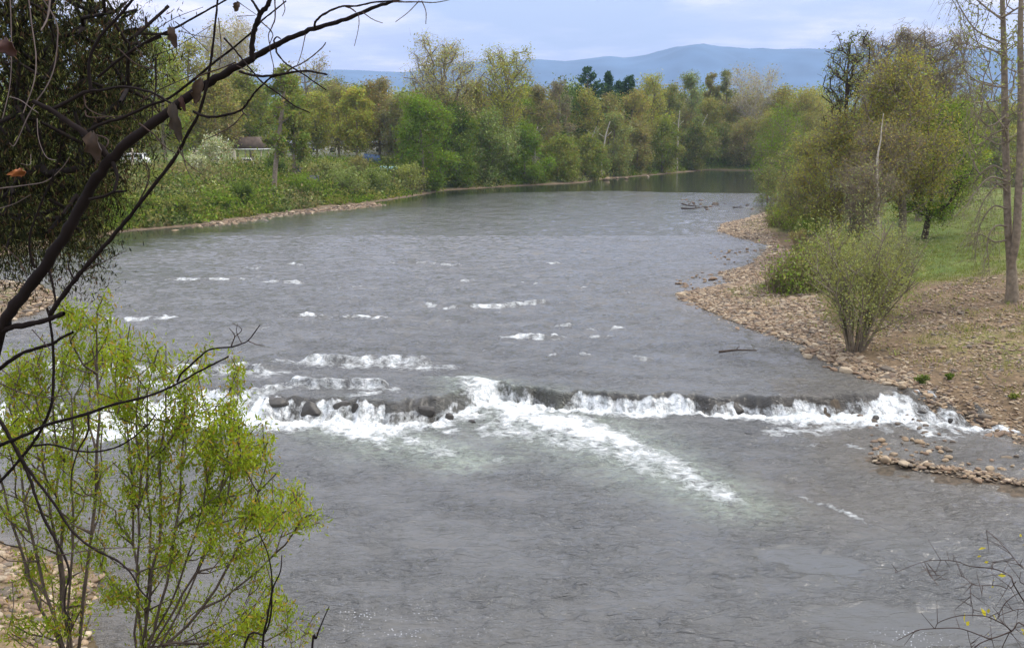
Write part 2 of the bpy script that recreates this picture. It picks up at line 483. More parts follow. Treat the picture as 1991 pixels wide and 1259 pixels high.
# ---------------------------------------------------------------- water
ys = np.concatenate([np.arange(5, 33, .09), np.arange(33, 41.5, .045), np.arange(41.5, 100, .16), np.arange(100, 330, .65)])
tx = np.concatenate([np.linspace(-1.3, -.62, 60, endpoint=False), np.linspace(-.62, .62, 880), np.linspace(.62, 1.3, 61)[1:]])
WX, WY = grid(tx, ys, 6)
x = WX.ravel(); y = WY.ravel()
S = sdf(x, y)[0]
keep = S < 4
L0 = level(x, y)
T = ledge_t(x, y)
foam = np.zeros(len(x)); green = np.zeros(len(x)); dz = np.zeros(len(x))
amp = np.full(len(x), 1.0)
FSTR = []
def foamline(pts, z, w_up, w_dn, k, lump=.35, g=0.0, rise=0.0, step=0.0):
    """a streak of white water: polyline in px -> world, soft on the downstream side; step = a small drop in the surface"""
    P = np.array([atz(a, b, z)[:2] for a, b in pts])
    lo = P.min(0) - 6; hi = P.max(0) + 6
    m = np.where((x > lo[0]) & (x < hi[0]) & (y > lo[1]) & (y < hi[1]))[0]
    if not len(m): return
    X, Y = x[m], y[m]
    d, p, sd = pdist(X, Y + .25 * pn(X * .9, Y * .9, len(pts) + 60), P)
    # signed: positive towards the camera (downstream)
    yl = np.interp(X, P[:, 0], P[:, 1]) if P[-1, 0] > P[0, 0] else np.interp(X, P[::-1, 0], P[::-1, 1])
    down = Y < yl
    wu = np.interp(p, np.linspace(0, 1, len(np.atleast_1d(w_up))), np.atleast_1d(w_up))
    wd = np.interp(p, np.linspace(0, 1, len(np.atleast_1d(w_dn))), np.atleast_1d(w_dn))
    kk = np.interp(p, np.linspace(0, 1, len(np.atleast_1d(k))), np.atleast_1d(k))
    f = kk * np.exp(-(d / np.where(down, wd, wu)) ** 2)
    f = f * (1 + lump * (fbm(X * 1.3, Y * .7, 3, 66) * 2))
    foam[m] = np.maximum(foam[m], f)
    green[m] = np.maximum(green[m], g * np.exp(-(d / (1.45 * np.where(down, wd, wu))) ** 2))
    if rise: dz[m] += rise * np.exp(-(d / (.8 * np.where(down, wd, wu))) ** 2)
    if step:
        dd = np.where(down, -d, d); e = np.exp(-(np.maximum(0, np.abs(p - .5) - .42) / .05) ** 2)
        dz[m] += e * np.where(dd > 0, step * np.exp(-(dd / 1.6) ** 2), step * (1 - sm(0, .28, -dd)))
# white water below and on the ledge
face_x, face_k = pxw([-500, -50, 60, 200, 380, 470, 520, 570, 620, 680, 740, 800, 860, 900, 930, 960, 1010, 1060, 1110, 1160, 1200, 1240, 1290, 1340, 1390, 1440, 1460, 1500, 1600, 1660, 1720, 1780, 1850, 1950],
                     [.5, .8, .4, .8, .95, .9, .7, .5, .7, .55, .75, .6, .6, .35, .22, .35, .5, .45, .42, .75, .6, .8, .72, .66, .36, .62, .8, .78, .75, .5, .8, .62, .3, 0])
foot_x, foot_w = pxw([-500, 0, 380, 520, 650, 780, 880, 1000, 1160, 1260, 1330, 1400, 1440, 1480, 1600, 1700, 1780, 1850, 1950], [1.3, .9, 2.6, 2.4, 2.0, 2.3, 1.8, 1.0, 1.3, 1.3, .9, .8, 1.5, 2.6, 2.8, 2.2, 1.1, .4, .1])
wd = np.interp(x, *FW)
m = np.where((T > -1) & (T < 9))[0]
X, Y, TT, WD = x[m], y[m], T[m], wd[m]
fk = np.interp(X, face_x, face_k)
strand = .7 * fbm(X * 2.0, Y * .35, 4, 71) + .75 * pn(X * .75, Y * .2, 73)
_s0 = .36 - .50 * np.clip(fk - .25 + .8 * strand, 0, 1)
f1 = sm(0, .25, TT / WD - _s0) * (1 - sm(1.1, 1.6, TT / WD)) * np.clip(fk * 1.15 + .08 * (X > 3) + .48 * strand, 0, 1.15)
ft = np.interp(X, foot_x, foot_w) * (1 + .35 * fbm(X * .8, X * 0 + 4, 3, 72))
f2 = sm(.75, 1.15, TT / WD) * (1 - sm(0, 1, (TT - WD) / np.maximum(ft, .05))) * 1.3 * (np.interp(X, foot_x, foot_w) > .2)
f2 = f2 * np.clip(1 + .7 * fbm(X * .7, Y * .7, 3, 74), .3, 1.2)
foam[m] = np.maximum(f1, f2)
fall = np.zeros(len(x)); fall[m] = sm(-.1, .2, TT / WD) * (1 - sm(.95, 1.2, TT / WD))
# rounded boulders of water on the face
dz[m] += fall[m] * (.16 * pn(X * 1.6, Y * .9, 75) + .08 * pn(X * 4.2, Y * 1.1, 76)) + f2 * (.10 * pn(X * 2.6, Y * 2.6, 77) + .05 * pn(X * 6, Y * 6, 78))
# big tongue of white water running down to the right
foamline([(905, 757), (1000, 790), (1100, 822), (1190, 856), (1270, 893), (1340, 925), (1400, 956), (1432, 974)], .05, [.25, .9, 1.5, 1.4, .9, .7], [.8, 1.9, 2.4, 1.8, 1.4, .9], [1.1, 1.15, 1.12, .95, .78, .62], .4, .9, .05)
foamline([(980, 800), (900, 812), (820, 828)], .05, .7, .9, .8, .5, .5)
foamline([(960, 842), (1060, 852), (1150, 868), (1240, 880)], 0, .5, .8, .62, .7, .5)
foamline([(660, 832), (760, 852), (840, 872), (905, 895)], 0, [1.0, 1.0, .8], [1.0, 1.4, .8], [.9, .78, .5], .5, .9)
foamline([(900, 905), (950, 895), (990, 890)], 0, .4, .5, .42, .7, .6)
foamline([(880, 838), (960, 822), (1040, 846)], 0, .5, .8, .7, .7)
foamline([(1500, 945), (1580, 975), (1650, 1000), (1700, 1022), (1760, 1030)], 0, .12, .18, [.2, .34, .42, .28], 1.3)
foamline([(1540, 868), (1640, 862), (1700, 880)], 0, .25, .3, .42, .7)
foamline([(1790, 770), (1740, 800), (1790, 815), (1850, 820)], .4, .6, .8, .68, .9)
foamline([(1660, 790), (1740, 775), (1800, 780)], .6, .5, .8, .75, .8)
foamline([(1700, 835), (1760, 830), (1820, 838)], .1, .4, .5, .55, .9)
foamline([(1500, 838), (1580, 836), (1690, 826)], 0, .5, .6, .85, .3)
foamline([(1690, 800), (1730, 790), (1800, 790)], .3, .6, .6, .7, 1.0)
foamline([(1740, 820), (1790, 808), (1850, 806)], .2, .4, .5, .6, 1.0)
foamline([(1680, 815), (1720, 808), (1760, 812)], .1, .5, .6, .75, .9)
foamline([(1770, 785), (1830, 795), (1870, 812)], .3, .3, .5, .55, 1.0)
# upper broken ledges
UP = [([(585, 700), (640, 703), (740, 704), (850, 708)], .3, 1.5, .85, .16), ([(330, 716), (400, 722), (470, 716), (520, 722)], .3, 1.4, .85, .12), ([(100, 706), (180, 712), (300, 722)], .3, 1.4, .8, .1),
      ([(560, 745), (620, 750), (700, 752), (760, 754)], .2, .7, .85, .18), ([(380, 765), (450, 772), (520, 760), (560, 752)], .3, .8, .9, .1),
      ([(740, 760), (700, 764), (680, 770)], .3, .4, .8, 0), ([(800, 588), (840, 594)], .2, .8, .75, .08), ([(862, 599), (930, 597), (990, 595), (1040, 590), (1075, 588)], .25, .9, .82, .13),
      ([(1000, 652), (1040, 655), (1085, 655)], .3, 1.2, .85, .1), ([(560, 614), (610, 614), (640, 616)], .2, .7, .75, .1), ([(670, 616), (720, 617), (758, 616)], .2, .7, .78, .1),
      ([(215, 620), (270, 621), (330, 616)], .25, 1.1, .85, .1), ([(320, 544), (400, 543), (450, 544), (480, 542)], .3, 1.0, .75, .08), ([(520, 547), (580, 549)], .3, .9, .75, .08),
      ([(474, 521), (500, 521), (540, 519)], .3, 1.0, .62, .06), ([(566, 512), (590, 515)], .3, 1.0, .65, .06), ([(765, 510), (830, 512), (880, 516), (905, 517)], .3, .9, .55, .09),
      ([(1080, 632), (1110, 632)], .2, .8, .65, .05), ([(1150, 640), (1200, 636)], .3, .9, .66, .05), ([(1150, 655), (1185, 653)], .3, .9, .68, .05), ([(1070, 688), (1140, 690)], .25, .6, .6, .04),
      ([(880, 548), (925, 543)], .25, 1.0, .6, .05), ([(1020, 548), (1045, 552)], .25, 1.1, .66, .05), ([(1105, 556), (1150, 560)], .25, 1.0, .6, .05), ([(1235, 692), (1262, 697)], .2, .6, .75, .04),
      ([(940, 683), (975, 685)], .2, .5, .6, .04), ([(1400, 682), (1470, 684)], .15, .25, .25, .10), ([(750, 640), (780, 643)], .2, .5, .55, .04), ([(440, 640), (520, 636)], .2, .5, .5, .05),
      ([(1060, 511), (1085, 512)], .25, .9, .6, .05), ([(660, 560), (700, 556)], .2, .9, .45, .06), ([(830, 628), (900, 627), (960, 631)], .2, .5, .38, .07), ([(740, 622), (860, 636)], .2, .4, .3, .06),
      ([(1200, 572), (1290, 560)], .2, .5, .36, .05), ([(880, 575), (960, 572)], .2, .4, .4, .04), ([(400, 700), (470, 690)], .2, .5, .5, .05), ([(960, 610), (1040, 606)], .2, .5, .5, .03), ([(640, 578), (720, 585)], .2, .4, .4, .05)]
for pts, a, b_, k, st in UP:
    big = UP.index((pts, a, b_, k, st)) < 6
    foamline(pts, DROP, a * .8, b_ * (.95 if big else .7), k * (.95 if big else .84), .45 if big else .95, 0, 0, st * (1.7 if big else 1.2))
# left side behind the saplings
foamline([(-60, 812), (20, 822), (120, 830), (240, 838)], 0.1, .8, 1.2, .95, .5)
foamline([(250, 850), (330, 868), (420, 880), (500, 885)], 0, .6, .8, .6, .9)
foamline([(230, 735), (320, 745), (400, 770)], .6, .7, 1.0, .8, .6)
foamline([(280, 800), (360, 812), (460, 806), (540, 820)], .1, 1.0, 1.3, .98, .4)
# scattered lace and bubbles
bub = np.zeros(len(x))
def patch(px_, py_, rx, ry, k, z=0.0):
    c = atz(px_, py_, z)
    m = np.exp(-((x - c[0]) / rx) ** 2 - ((y - c[1]) / ry) ** 2)
    np.maximum(bub, .72 * k * m, out=bub)
patch(760, 1210, 3.6, 1.6, .95); patch(620, 1130, 2.5, 1.0, .6); patch(960, 1230, 2.2, 1.0, .6); patch(1010, 1000, 2.2, 2.0, .6); patch(1140, 1050, 2.4, 1.5, .5); patch(1150, 930, 2, 1.5, .4)
patch(1750, 1240, 1.8, .8, .95); patch(1500, 1170, 1.3, 1.2, .6); patch(1620, 960, 2.5, 1.4, .45); patch(1850, 1100, 2, 1.2, .45); patch(1420, 1060, 1.5, 1, .4); patch(420, 1080, 2.4, 2.0, .5); patch(250, 1160, 1.6, 1.4, .6)
patch(1270, 1160, 1.6, 1.0, .4); patch(620, 980, 2.5, 1.5, .3)
# smooth upwellings
slick = np.zeros(len(x))
def boil(px_, py_, rx, ry, k):
    c = atz(px_, py_); rx *= 1.0
    X = x - c[0]; Y = y - c[1]
    r = np.sqrt((X / rx) ** 2 + (Y / ry) ** 2) + .3 * pn(x * .9, y * .9, 81)
    np.maximum(slick, k * (1 - sm(.7, 1.0, r)), out=slick)
boil(1545, 1080, 1.0, .9, 1); boil(1625, 1095, .8, .8, 1); boil(1570, 1105, .6, .4, .9); boil(1740, 1215, 1.9, 1.1, 1); boil(1850, 1235, 1.5, .6, .9); boil(1650, 1190, 1.0, .5, .7)
boil(640, 1080, 1.3, 1.0, .5); boil(850, 1030, 1.6, 1.2, .45); boil(760, 960, 1.8, 1.4, .4); boil(1000, 1090, 1.5, 1.0, .45)
# still water: the pool at the bend and the slack along the far left bank
edge = atz(1000, 373, DROP)[1]
ey = np.interp(x, [atz(a, b, DROP)[0] for a, b in ((560, 425), (800, 392), (900, 379), (1000, 374), (1200, 371), (1300, 374), (1500, 376))],
               [atz(a, b, DROP)[1] for a, b in ((560, 425), (800, 392), (900, 379), (1000, 374), (1200, 371), (1300, 374), (1500, 376))])
calm = sm(-1.5, 1.5, y - ey - 2.0 * fbm(x * .08, y * .15, 3, 83)) * sm(0, 1, (y - 130) / 10)
lk = np.interp(y, [atz(0, b, DROP)[1] for b in (640, 560, 500, 470, 450, 430)], [0, .2, .55, .85, .9, .6])
calm = np.maximum(calm, lk * (1 - sm(4, 16, -S + 3 * fbm(x * .1, y * .1, 3, 85))) * (x < 0) * (y < 190))
# chop
lod = np.clip(38 / np.maximum(y, 10), .25, 1.0)
a1 = .040 * fbm(x * .55, y * .95, 4, 91) + .026 * pn(x * 1.7 + .6 * y, y * 2.4, 93) * lod + (.020 * pn(x * 2.3 - .3 * y, y * 3.9, 97) + .009 * pn(x * 5.1, y * 7.3, 98)) * np.clip(45 / np.maximum(y, 10) - .2, 0, 1)
wv = np.abs(pn(x * .8 + .25 * y, y * 1.15, 94)); a2 = .045 * (.35 - wv)
turb = np.clip(foam, 0, 1) * .07 * fbm(x * 1.9, y * 1.9, 3, 96) * lod
mid = sm(41, 46, y) * (1 - sm(90, 150, y))
chop = 1.75 * (a1 + a2) * (1 + .5 * mid) * (1 - .93 * calm) * (1 - .75 * slick) + turb
z = L0 + dz + chop * sm(0, 1.2, np.abs(S) + .15)
hb = terrain(x, y)[0]
depth = np.clip(L0 - hb, 0, 2)
shallow = np.exp(-depth / .22)
shallow = np.maximum(shallow, .55 * sm(3.5, 9, x) * (1 - sm(27, 33, y)) * sm(22, 27, y))
mw, t, b = newmat("river_water")
def attr(t, n):
    a = N(t, 'ShaderNodeAttribute'); a.attribute_name = n; return a.outputs['Fac']
tcn = N(t, 'ShaderNodeTexCoord')
geo = tcn.outputs['Object']
def noise(t, scale, sx, sy, det=4.0, rough=.6, dist=0.0, rot=0.0):
    mp = N(t, 'ShaderNodeMapping'); mp.inputs['Scale'].default_value = (sx, sy, 1); mp.inputs['Rotation'].default_value = (0, 0, rot)
    LK(t, geo, mp.inputs[0])
    n = N(t, 'ShaderNodeTexNoise', Scale=scale, Detail=det, Roughness=rough, Distortion=dist); LK(t, mp.outputs[0], n.inputs['Vector'])
    return n.outputs[0]
fo, fa, ca, shl, gr, bu, sl = (attr(t, n) for n in ('foam', 'fall', 'calm', 'shallow', 'green', 'bubbles', 'slick'))
nf = noise(t, 3.2, 1, 1.3, 8.0, .72, .4)
ns = noise(t, 4.0, 1.3, .40, 6.0, .7, .2)
mixn = mth(t, 'ADD', mth(t, 'MULTIPLY', nf, mth(t, 'SUBTRACT', 1.0, fa)), mth(t, 'MULTIPLY', ns, fa))
fm = mth(t, 'ADD', fo, mth(t, 'MULTIPLY', mth(t, 'SUBTRACT', mixn, .5), 2.1))
foam_fac = ramp(t, fm, [(.45, (0, 0, 0)), (.70, (.38, .38, .38)), (1.0, (1, 1, 1))])
foam_fac = mth(t, 'MULTIPLY', foam_fac, ramp(t, fo, [(.12, (0, 0, 0)), (.3, (1, 1, 1))]))
vor = N(t, 'ShaderNodeTexVoronoi', Scale=17.0); LK(t, geo, vor.inputs['Vector'])
bn = noise(t, 1.4, 1, 1.4, 4.0, .6)
bub_fac = mth(t, 'MULTIPLY', ramp(t, vor.outputs['Distance'], [(.14, (1, 1, 1)), (.30, (0, 0, 0))]), ramp(t, mth(t, 'ADD', mth(t, 'MULTIPLY', bu, .6), mth(t, 'MULTIPLY', bn, 1.0)), [(.78, (0, 0, 0)), (1.0, (1, 1, 1))]))
vr = N(t, 'ShaderNodeTexWhiteNoise'); LK(t, vor.outputs['Position'], vr.inputs['Vector'])
bub_fac = mth(t, 'MULTIPLY', bub_fac, mth(t, 'GREATER_THAN', vr.outputs[0], .5))
body = mixc(t, shl, (.098, .100, .098), (.110, .098, .080))
body = mixc(t, mth(t, 'MULTIPLY', mth(t, 'MULTIPLY', gr, .65, clamp=True), ramp(t, nf, [(.35, (0, 0, 0)), (.6, (1, 1, 1))])), body, (.36, .43, .33))
body = mixc(t, mth(t, 'MULTIPLY', fa, .75), body, (.045, .040, .032))
body = mixc(t, ca, body, (.026, .032, .020))
fcol = ramp(t, noise(t, 5.0, 1, 1.2, 5.0, .7), [(.36, (.44, .48, .48)), (.56, (.80, .82, .82))])
col = mixc(t, foam_fac, body, fcol)
col = mixc(t, bub_fac, col, (.6, .62, .65))
LK(t, col, b.inputs['Base Color'])
LK(t, ramp(t, foam_fac, [(0, (.10, .10, .10)), (.5, (.6, .6, .6))]), b.inputs['Roughness'])
b.inputs['IOR'].default_value = 1.33
h1 = noise(t, 2.6, .75, 1.25, 5.0, .62, .5, .12)
h2 = noise(t, 9.0, .8, 1.2, 3.0, .6, .3, -.2)
h3 = noise(t, .5, .7, 1.2, 2.0, .5)
h4 = ramp(t, noise(t, 2.3, .6, 1.8, 2.5, .5, .5, .08), [(.50, (0, 0, 0)), (.60, (1, 1, 1)), (.80, (.1, .1, .1))])
h5 = ramp(t, noise(t, 6.5, .6, 1.7, 3.0, .6, .5, -.15), [(.50, (0, 0, 0)), (.61, (1, 1, 1)), (.85, (.2, .2, .2))])
hh = mth(t, 'ADD', mth(t, 'ADD', h1, mth(t, 'MULTIPLY', h2, .3)), mth(t, 'ADD', mth(t, 'MULTIPLY', h4, .34), mth(t, 'MULTIPLY', h5, .11)))
hh = mth(t, 'MULTIPLY', hh, ramp(t, h3, [(.36, (.45, .45, .45)), (.62, (1.55, 1.55, 1.55))]))
hh = mth(t, 'MULTIPLY', hh, mth(t, 'SUBTRACT', 1.0, mth(t, 'MULTIPLY', ca, .93)))
hh = mth(t, 'MULTIPLY', hh, mth(t, 'SUBTRACT', 1.0, mth(t, 'MULTIPLY', sl, .8)))
hh = mth(t, 'MULTIPLY', hh, attr(t, 'ripple'))
hh = mth(t, 'ADD', hh, mth(t, 'MULTIPLY', mth(t, 'MULTIPLY', foam_fac, nf), .9))
bp = N(t, 'ShaderNodeBump', Strength=1.0, Distance=.095); LK(t, hh, bp.inputs['Height']); LK(t, bp.outputs[0], b.inputs['Normal'])
V = np.column_stack([x, y, z]); FC = gridfaces(len(ys), len(tx))
kf = keep[FC].any(1); FC = FC[kf]
used = np.zeros(len(x), bool); used[FC.ravel()] = True
rem = np.cumsum(used) - 1
o = npmesh("river_water", V[used], rem[FC], mw, smooth=True,
           floats={'foam': np.clip(foam[used], 0, 1.2), 'fall': fall[used], 'calm': calm[used], 'shallow': shallow[used], 'green': np.clip(green[used], 0, 1), 'bubbles': bub[used], 'slick': slick[used], 'ripple': np.clip(42 / np.maximum(y[used], 10), .22, 1.0)})
tag(o, kind='structure')
# ---------------------------------------------------------------- mountains
def ridge(name, pts, Y, depth, col, seed):
    n = 420
    xs = np.linspace(-1700, 3700, n)
    px_ = [p[0] for p in pts]; py_ = [p[1] for p in pts]
    top = np.interp(xs, px_, py_)
    rows = 46
    V = []
    for j in range(rows):
        u = j / (rows - 1)                     # 0 foot in front .. crest at .7 .. back
        yy = Y - depth + u * depth * 1.5
        prof = np.sin(np.clip(u / .67, 0, 1) * np.pi / 2) ** 1.3 if u < .67 else 1 - .5 * (u - .67)
        for i in range(n):
            d = ray(xs[i], top[i]); tt = Y / d[1]
            X = d[0] * tt * (yy / Y); Z = (CAMZ + d[2] * tt)
            V.append((X, yy, Z * prof))
    V = np.array(V)
    u = np.repeat(np.linspace(0, 1, rows), n)
    spur = fbm(V[:, 0] * .0011, V[:, 1] * .0006, 5, seed)
    V[:, 2] *= 1 + .35 * spur * np.sin(np.clip(u / .67, 0, 1) * np.pi) * (u < .67)
    V[:, 2] -= 20 * (u < .02)
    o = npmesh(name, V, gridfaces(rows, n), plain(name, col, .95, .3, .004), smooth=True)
    tag(o, kind='structure')
ridge("mountains", [(-1700, 210), (0, 190), (520, 152), (600, 141), (640, 138), (700, 137), (790, 142), (900, 130), (1000, 118), (1045, 115), (1100, 119), (1150, 113), (1180, 109), (1215, 113),
                    (1260, 108), (1300, 101), (1340, 92), (1365, 90), (1400, 95), (1450, 100), (1500, 102), (1560, 99), (1620, 99), (1700, 96), (1800, 97), (1900, 96), (1991, 92), (2300, 86), (3700, 120)], 6500, 2200, (.06, .115, .19), 101)  # slope colour shifted to blue, some of the haze put into it
# ---------------------------------------------------------------- plants
def grow(rs, trunk, tips, up=.8, step=1.0, pathw=.3, jit=.12, sag=0.0):
    """connects tip points to a trunk polyline by the cheapest upward path; returns nodes, parents, end nodes"""
    P = [np.array(p, float) for p in trunk]; par = [-1] + list(range(len(trunk) - 1))
    L = [0.0]
    for i in range(1, len(P)): L.append(L[-1] + np.linalg.norm(P[i] - P[i - 1]))
    cap = len(P) + len(tips) * 8
    A = np.zeros((cap, 3)); A[:len(P)] = P
    LL = np.zeros(cap); LL[:len(P)] = L
    n = len(P)
    ax = trunk[len(trunk) // 2]
    order = np.argsort([np.hypot(q[0] - ax[0], q[1] - ax[1]) + .3 * (q[2] - trunk[0][2]) for q in tips])
    ends = []
    for k in order:
        q = tips[k]
        D = A[:n] - q
        d = np.sqrt((D ** 2).sum(1)); hd = np.hypot(D[:, 0], D[:, 1])
        pen = np.maximum(0, D[:, 2] + .35 * hd)
        c = d + pathw * LL[:n] + up * pen
        c[:2] += 5
        i = int(np.argmin(c))
        a = A[i].copy(); m = int(min(7, max(1, round(d[i] / step))))
        prev = i
        for j in range(1, m + 1):
            t = j / m
            p = a + (q - a) * t
            if j < m:
                p = p + rs.normal(0, jit * d[i] / m, 3)
                p[2] -= sag * np.sin(t * np.pi) * d[i] * .2
                p[2] -= .10 * d[i] * np.sin(t * np.pi)
            if n >= cap: break
            A[n] = p; LL[n] = LL[prev] + d[i] / m; par.append(prev); prev = n; n += 1
        ends.append(prev)
    return A[:n], np.array(par), ends
def radii(par, r_tip, r_base, ntrunk=1, e=2.1):
    n = len(par); s = np.zeros(n)
    ch = np.bincount(par[par >= 0], minlength=n)
    s[ch == 0] = 1.0
    for i in range(n - 1, 0, -1):
        s[par[i]] += s[i]
    r = r_tip + (r_base - r_tip) * ((s / s[0]) ** (1 / e))
    return r
def wood(A, par, r, k=5, skip=None):
    """separate tapering prisms, one per segment, vectorised"""
    i = np.where(par >= 0)[0]
    if skip is not None: i = i[skip[i]]
    a = A[par[i]]; b = A[i]; ra = np.minimum(r[par[i]], r[i] * 1.5 + .01); rb = r[i]
    return prisms(a, b, ra, rb, k)
def prisms(a, b, ra, rb, k=4):
    T = b - a; T = T / (np.linalg.norm(T, axis=1)[:, None] + 1e-9)
    ref = np.where(np.abs(T[:, 2:3]) < .9, np.array([[0, 0, 1.]]), np.array([[1., 0, 0]]))
    U = np.cross(T, ref); U /= np.linalg.norm(U, axis=1)[:, None] + 1e-9; W = np.cross(T, U)
    an = np.arange(k) * 2 * np.pi / k
    ring = np.cos(an)[None, :, None] * U[:, None, :] + np.sin(an)[None, :, None] * W[:, None, :]
    V = np.concatenate([a[:, None, :] + ring * ra[:, None, None], b[:, None, :] + ring * rb[:, None, None]], 1)
    m = len(a); base = np.arange(m)[:, None] * 2 * k; j = np.arange(k)
    f = np.stack([base + j, base + (j + 1) % k, base + k + (j + 1) % k, base + k + j], -1).reshape(-1, 4)
    return V.reshape(-1, 3), f
def leaves(rs, pos, size, cols, flat=0.0, droop=0.0, aspect=1.6, szvar=.35):
    """one small rhombic leaf (or leaf spray) per position"""
    n = len(pos)
    d = rs.normal(0, 1, (n, 3)); d[:, 2] = d[:, 2] * (1 - flat) - droop
    d /= np.linalg.norm(d, axis=1)[:, None] + 1e-9
    q = rs.normal(0, 1, (n, 3)); q[:, 2] *= 1; s = np.cross(d, q); s /= np.linalg.norm(s, axis=1)[:, None] + 1e-9
    sz = size * np.clip(rs.normal(1, szvar, n), .4, 2)[:, None]
    a = d * sz * aspect * .5; c = s * sz * .5
    nn = np.cross(d, s) * sz * .12
    V = np.stack([pos - a, pos + c * .8 + nn, pos + a, pos - c * .8 + nn], 1).reshape(-1, 3)
    f = np.arange(n * 4).reshape(n, 4)
    return V, f, np.repeat(cols, 4, 0)
COLS = {k: tuple(1.6 * q for q in v) for k, v in {'olive': (.165, .165, .050), 'yolive': (.21, .205, .052), 'fresh': (.098, .140, .024), 'vivid': (.110, .168, .022), 'brown': (.170, .150, .072), 'rust': (.19, .165, .062), 'ygreen': (.23, .245, .050),
        'deep': (.060, .088, .024), 'pale': (.30, .29, .15), 'pine': (.032, .062, .030), 'blue': (.12, .15, .060), 'grey': (.15, .145, .10), 'white': (.60, .60, .48), 'sage': (.17, .20, .085)}.items()}
COLS['white'] = (.62, .62, .5)
LEAF = leafmat("leaves"); 
WOODS = {}
def woodmat(name, col):
    if name not in WOODS: WOODS[name] = plain(name + "_bark", col, .9, .35, 5.0, .02)
    return WOODS[name]
W_GREY = woodmat('grey', (.20, .165, .12)); W_DARK = woodmat('dark', (.07, .052, .040)); W_PALE = woodmat('pale', (.42, .38, .31)); W_BROWN = woodmat('brown', (.16, .12, .08))
def lobes(rs, n, H, Rr, z0, shape):
    """centres and radii of the foliage clumps that make the crown"""
    out = []
    for i in range(n):
        h = (i + rs.random()) / n
        if shape == 'dome': env = math.sqrt(max(.05, 1 - (max(0, h - .35) / .65) ** 2)) * (.65 + .35 * min(1, h / .3))
        elif shape == 'vase': env = .35 + .75 * h if h < .75 else .95 - .9 * (h - .75)
        elif shape == 'cone': env = 1.05 - .95 * h
        elif shape == 'column': env = .8 * math.sqrt(max(.05, 1 - h ** 3))
        else: env = math.sin(math.pi * min(.97, .12 + .85 * h)) ** .6
        a = i * 2.4 + rs.random() * .9
        lr = Rr * (.34 + .22 * rs.random()) * (1 if shape != 'cone' else .75)
        rr = max(0, Rr * env * 1.12 - lr * .55) * math.sqrt(.3 + .7 * rs.random())
        out.append((rr * math.cos(a), rr * math.sin(a), z0 + (H - z0 - lr * .6) * h, lr, lr * (.62 + .3 * rs.random())))
    return out
def tree(name, cat, label, base, H, Rr, z0=.2, col='olive', col2=None, n=7000, leaf=.17, tips=130, nl=14, shape='oval', lean=(0, 0), wood_m=None, rb=None, density=1.0, twigs=1.0, trunk_to=.8,
         sparse=1.0, group=None, seed=0, wob=.04, stems=1, sig=.33, woodk=5, seg=None, sink=.3):
    rs = np.random.default_rng(seed + 1000)
    base = np.array(base, float)
    rb = rb or H * .016
    z0m = z0 * H
    lb = lobes(rs, nl, H, Rr, z0m, shape)
    T = []
    for (x_, y_, z_, r_, rz_) in lb:
        m = max(2, int(tips / nl))
        v = rs.normal(0, 1, (m, 3)); v /= np.linalg.norm(v, axis=1)[:, None]
        v *= (rs.random(m) ** .45)[:, None] * np.array([r_, r_, rz_])
        T.append(v + np.array([x_ + lean[0] * z_ / H, y_ + lean[1] * z_ / H, z_]))
    T = np.concatenate(T)
    T = T[T[:, 2] > z0m * .6]
    k = 9
    ph = rs.random(2) * 6
    tr = [np.array([lean[0] * (t * trunk_to) + wob * H * math.sin(ph[0] + t * 4) * t * .5, lean[1] * t * trunk_to + wob * H * math.sin(ph[1] + t * 4.5) * t * .5, -sink + (H * trunk_to + sink) * t]) for t in np.linspace(0, 1, k)]
    A, par, ends = grow(rs, tr, T, step=seg or H * .06)
    r = radii(par, H * .0009 + .006, rb)
    r[:3] *= np.array([1.35, 1.1, 1.02])
    root = empty(name, tuple(base))
    tag(root, label, cat, group)
    V, f = wood(A, par, r, woodk)
    Vs = [V]; fs = [f]; nn = len(V)
    E = A[ends]
    if twigs > 0:
        m = int(len(E) * 7 * twigs)
        i = rs.integers(0, len(E), m)
        a = E[i] + rs.normal(0, Rr * .10, (m, 3)); d = rs.normal(0, 1, (m, 3)); d[:, 2] = np.abs(d[:, 2]) * .9 + .2; d /= np.linalg.norm(d, axis=1)[:, None]
        Lt = (Rr * .22) * (.5 + rs.random(m))
        rt = np.full(m, H * .0006 + .004)
        V2, f2 = prisms(a - d * Lt[:, None] * .5, a + d * Lt[:, None] * .5, rt * 1.3, rt * .5, 3)
        Vs.append(V2); fs.append(f2 + nn)
    npmesh("trunk", np.concatenate(Vs), fs, wood_m or W_GREY, root, smooth=False)
    n = int(n * density)
    i = rs.integers(0, len(E), n)
    inner = rs.random(n) < .25
    src = np.where(inner[:, None], A[par[np.array(ends)]][i], E[i])
    pos = src + rs.normal(0, 1, (n, 3)) * Rr * sig * .42
    c1 = np.array(COLS[col]); c2 = np.array(COLS[col2 or col])
    tone = rs.random(len(E))
    tt = np.clip(tone[i] + rs.normal(0, .22, n), 0, 1)[:, None]
    c = c1 * (1 - tt) + c2 * tt
    c = c * np.exp(rs.normal(0, .18, (n, 1))) * (1 + .10 * rs.normal(0, 1, (n, 3)))
    V, f, cc = leaves(rs, pos, leaf, np.clip(c, .005, .9), flat=.2)
    npmesh("crown", V, f, LEAF, root, cols=cc)
    return root
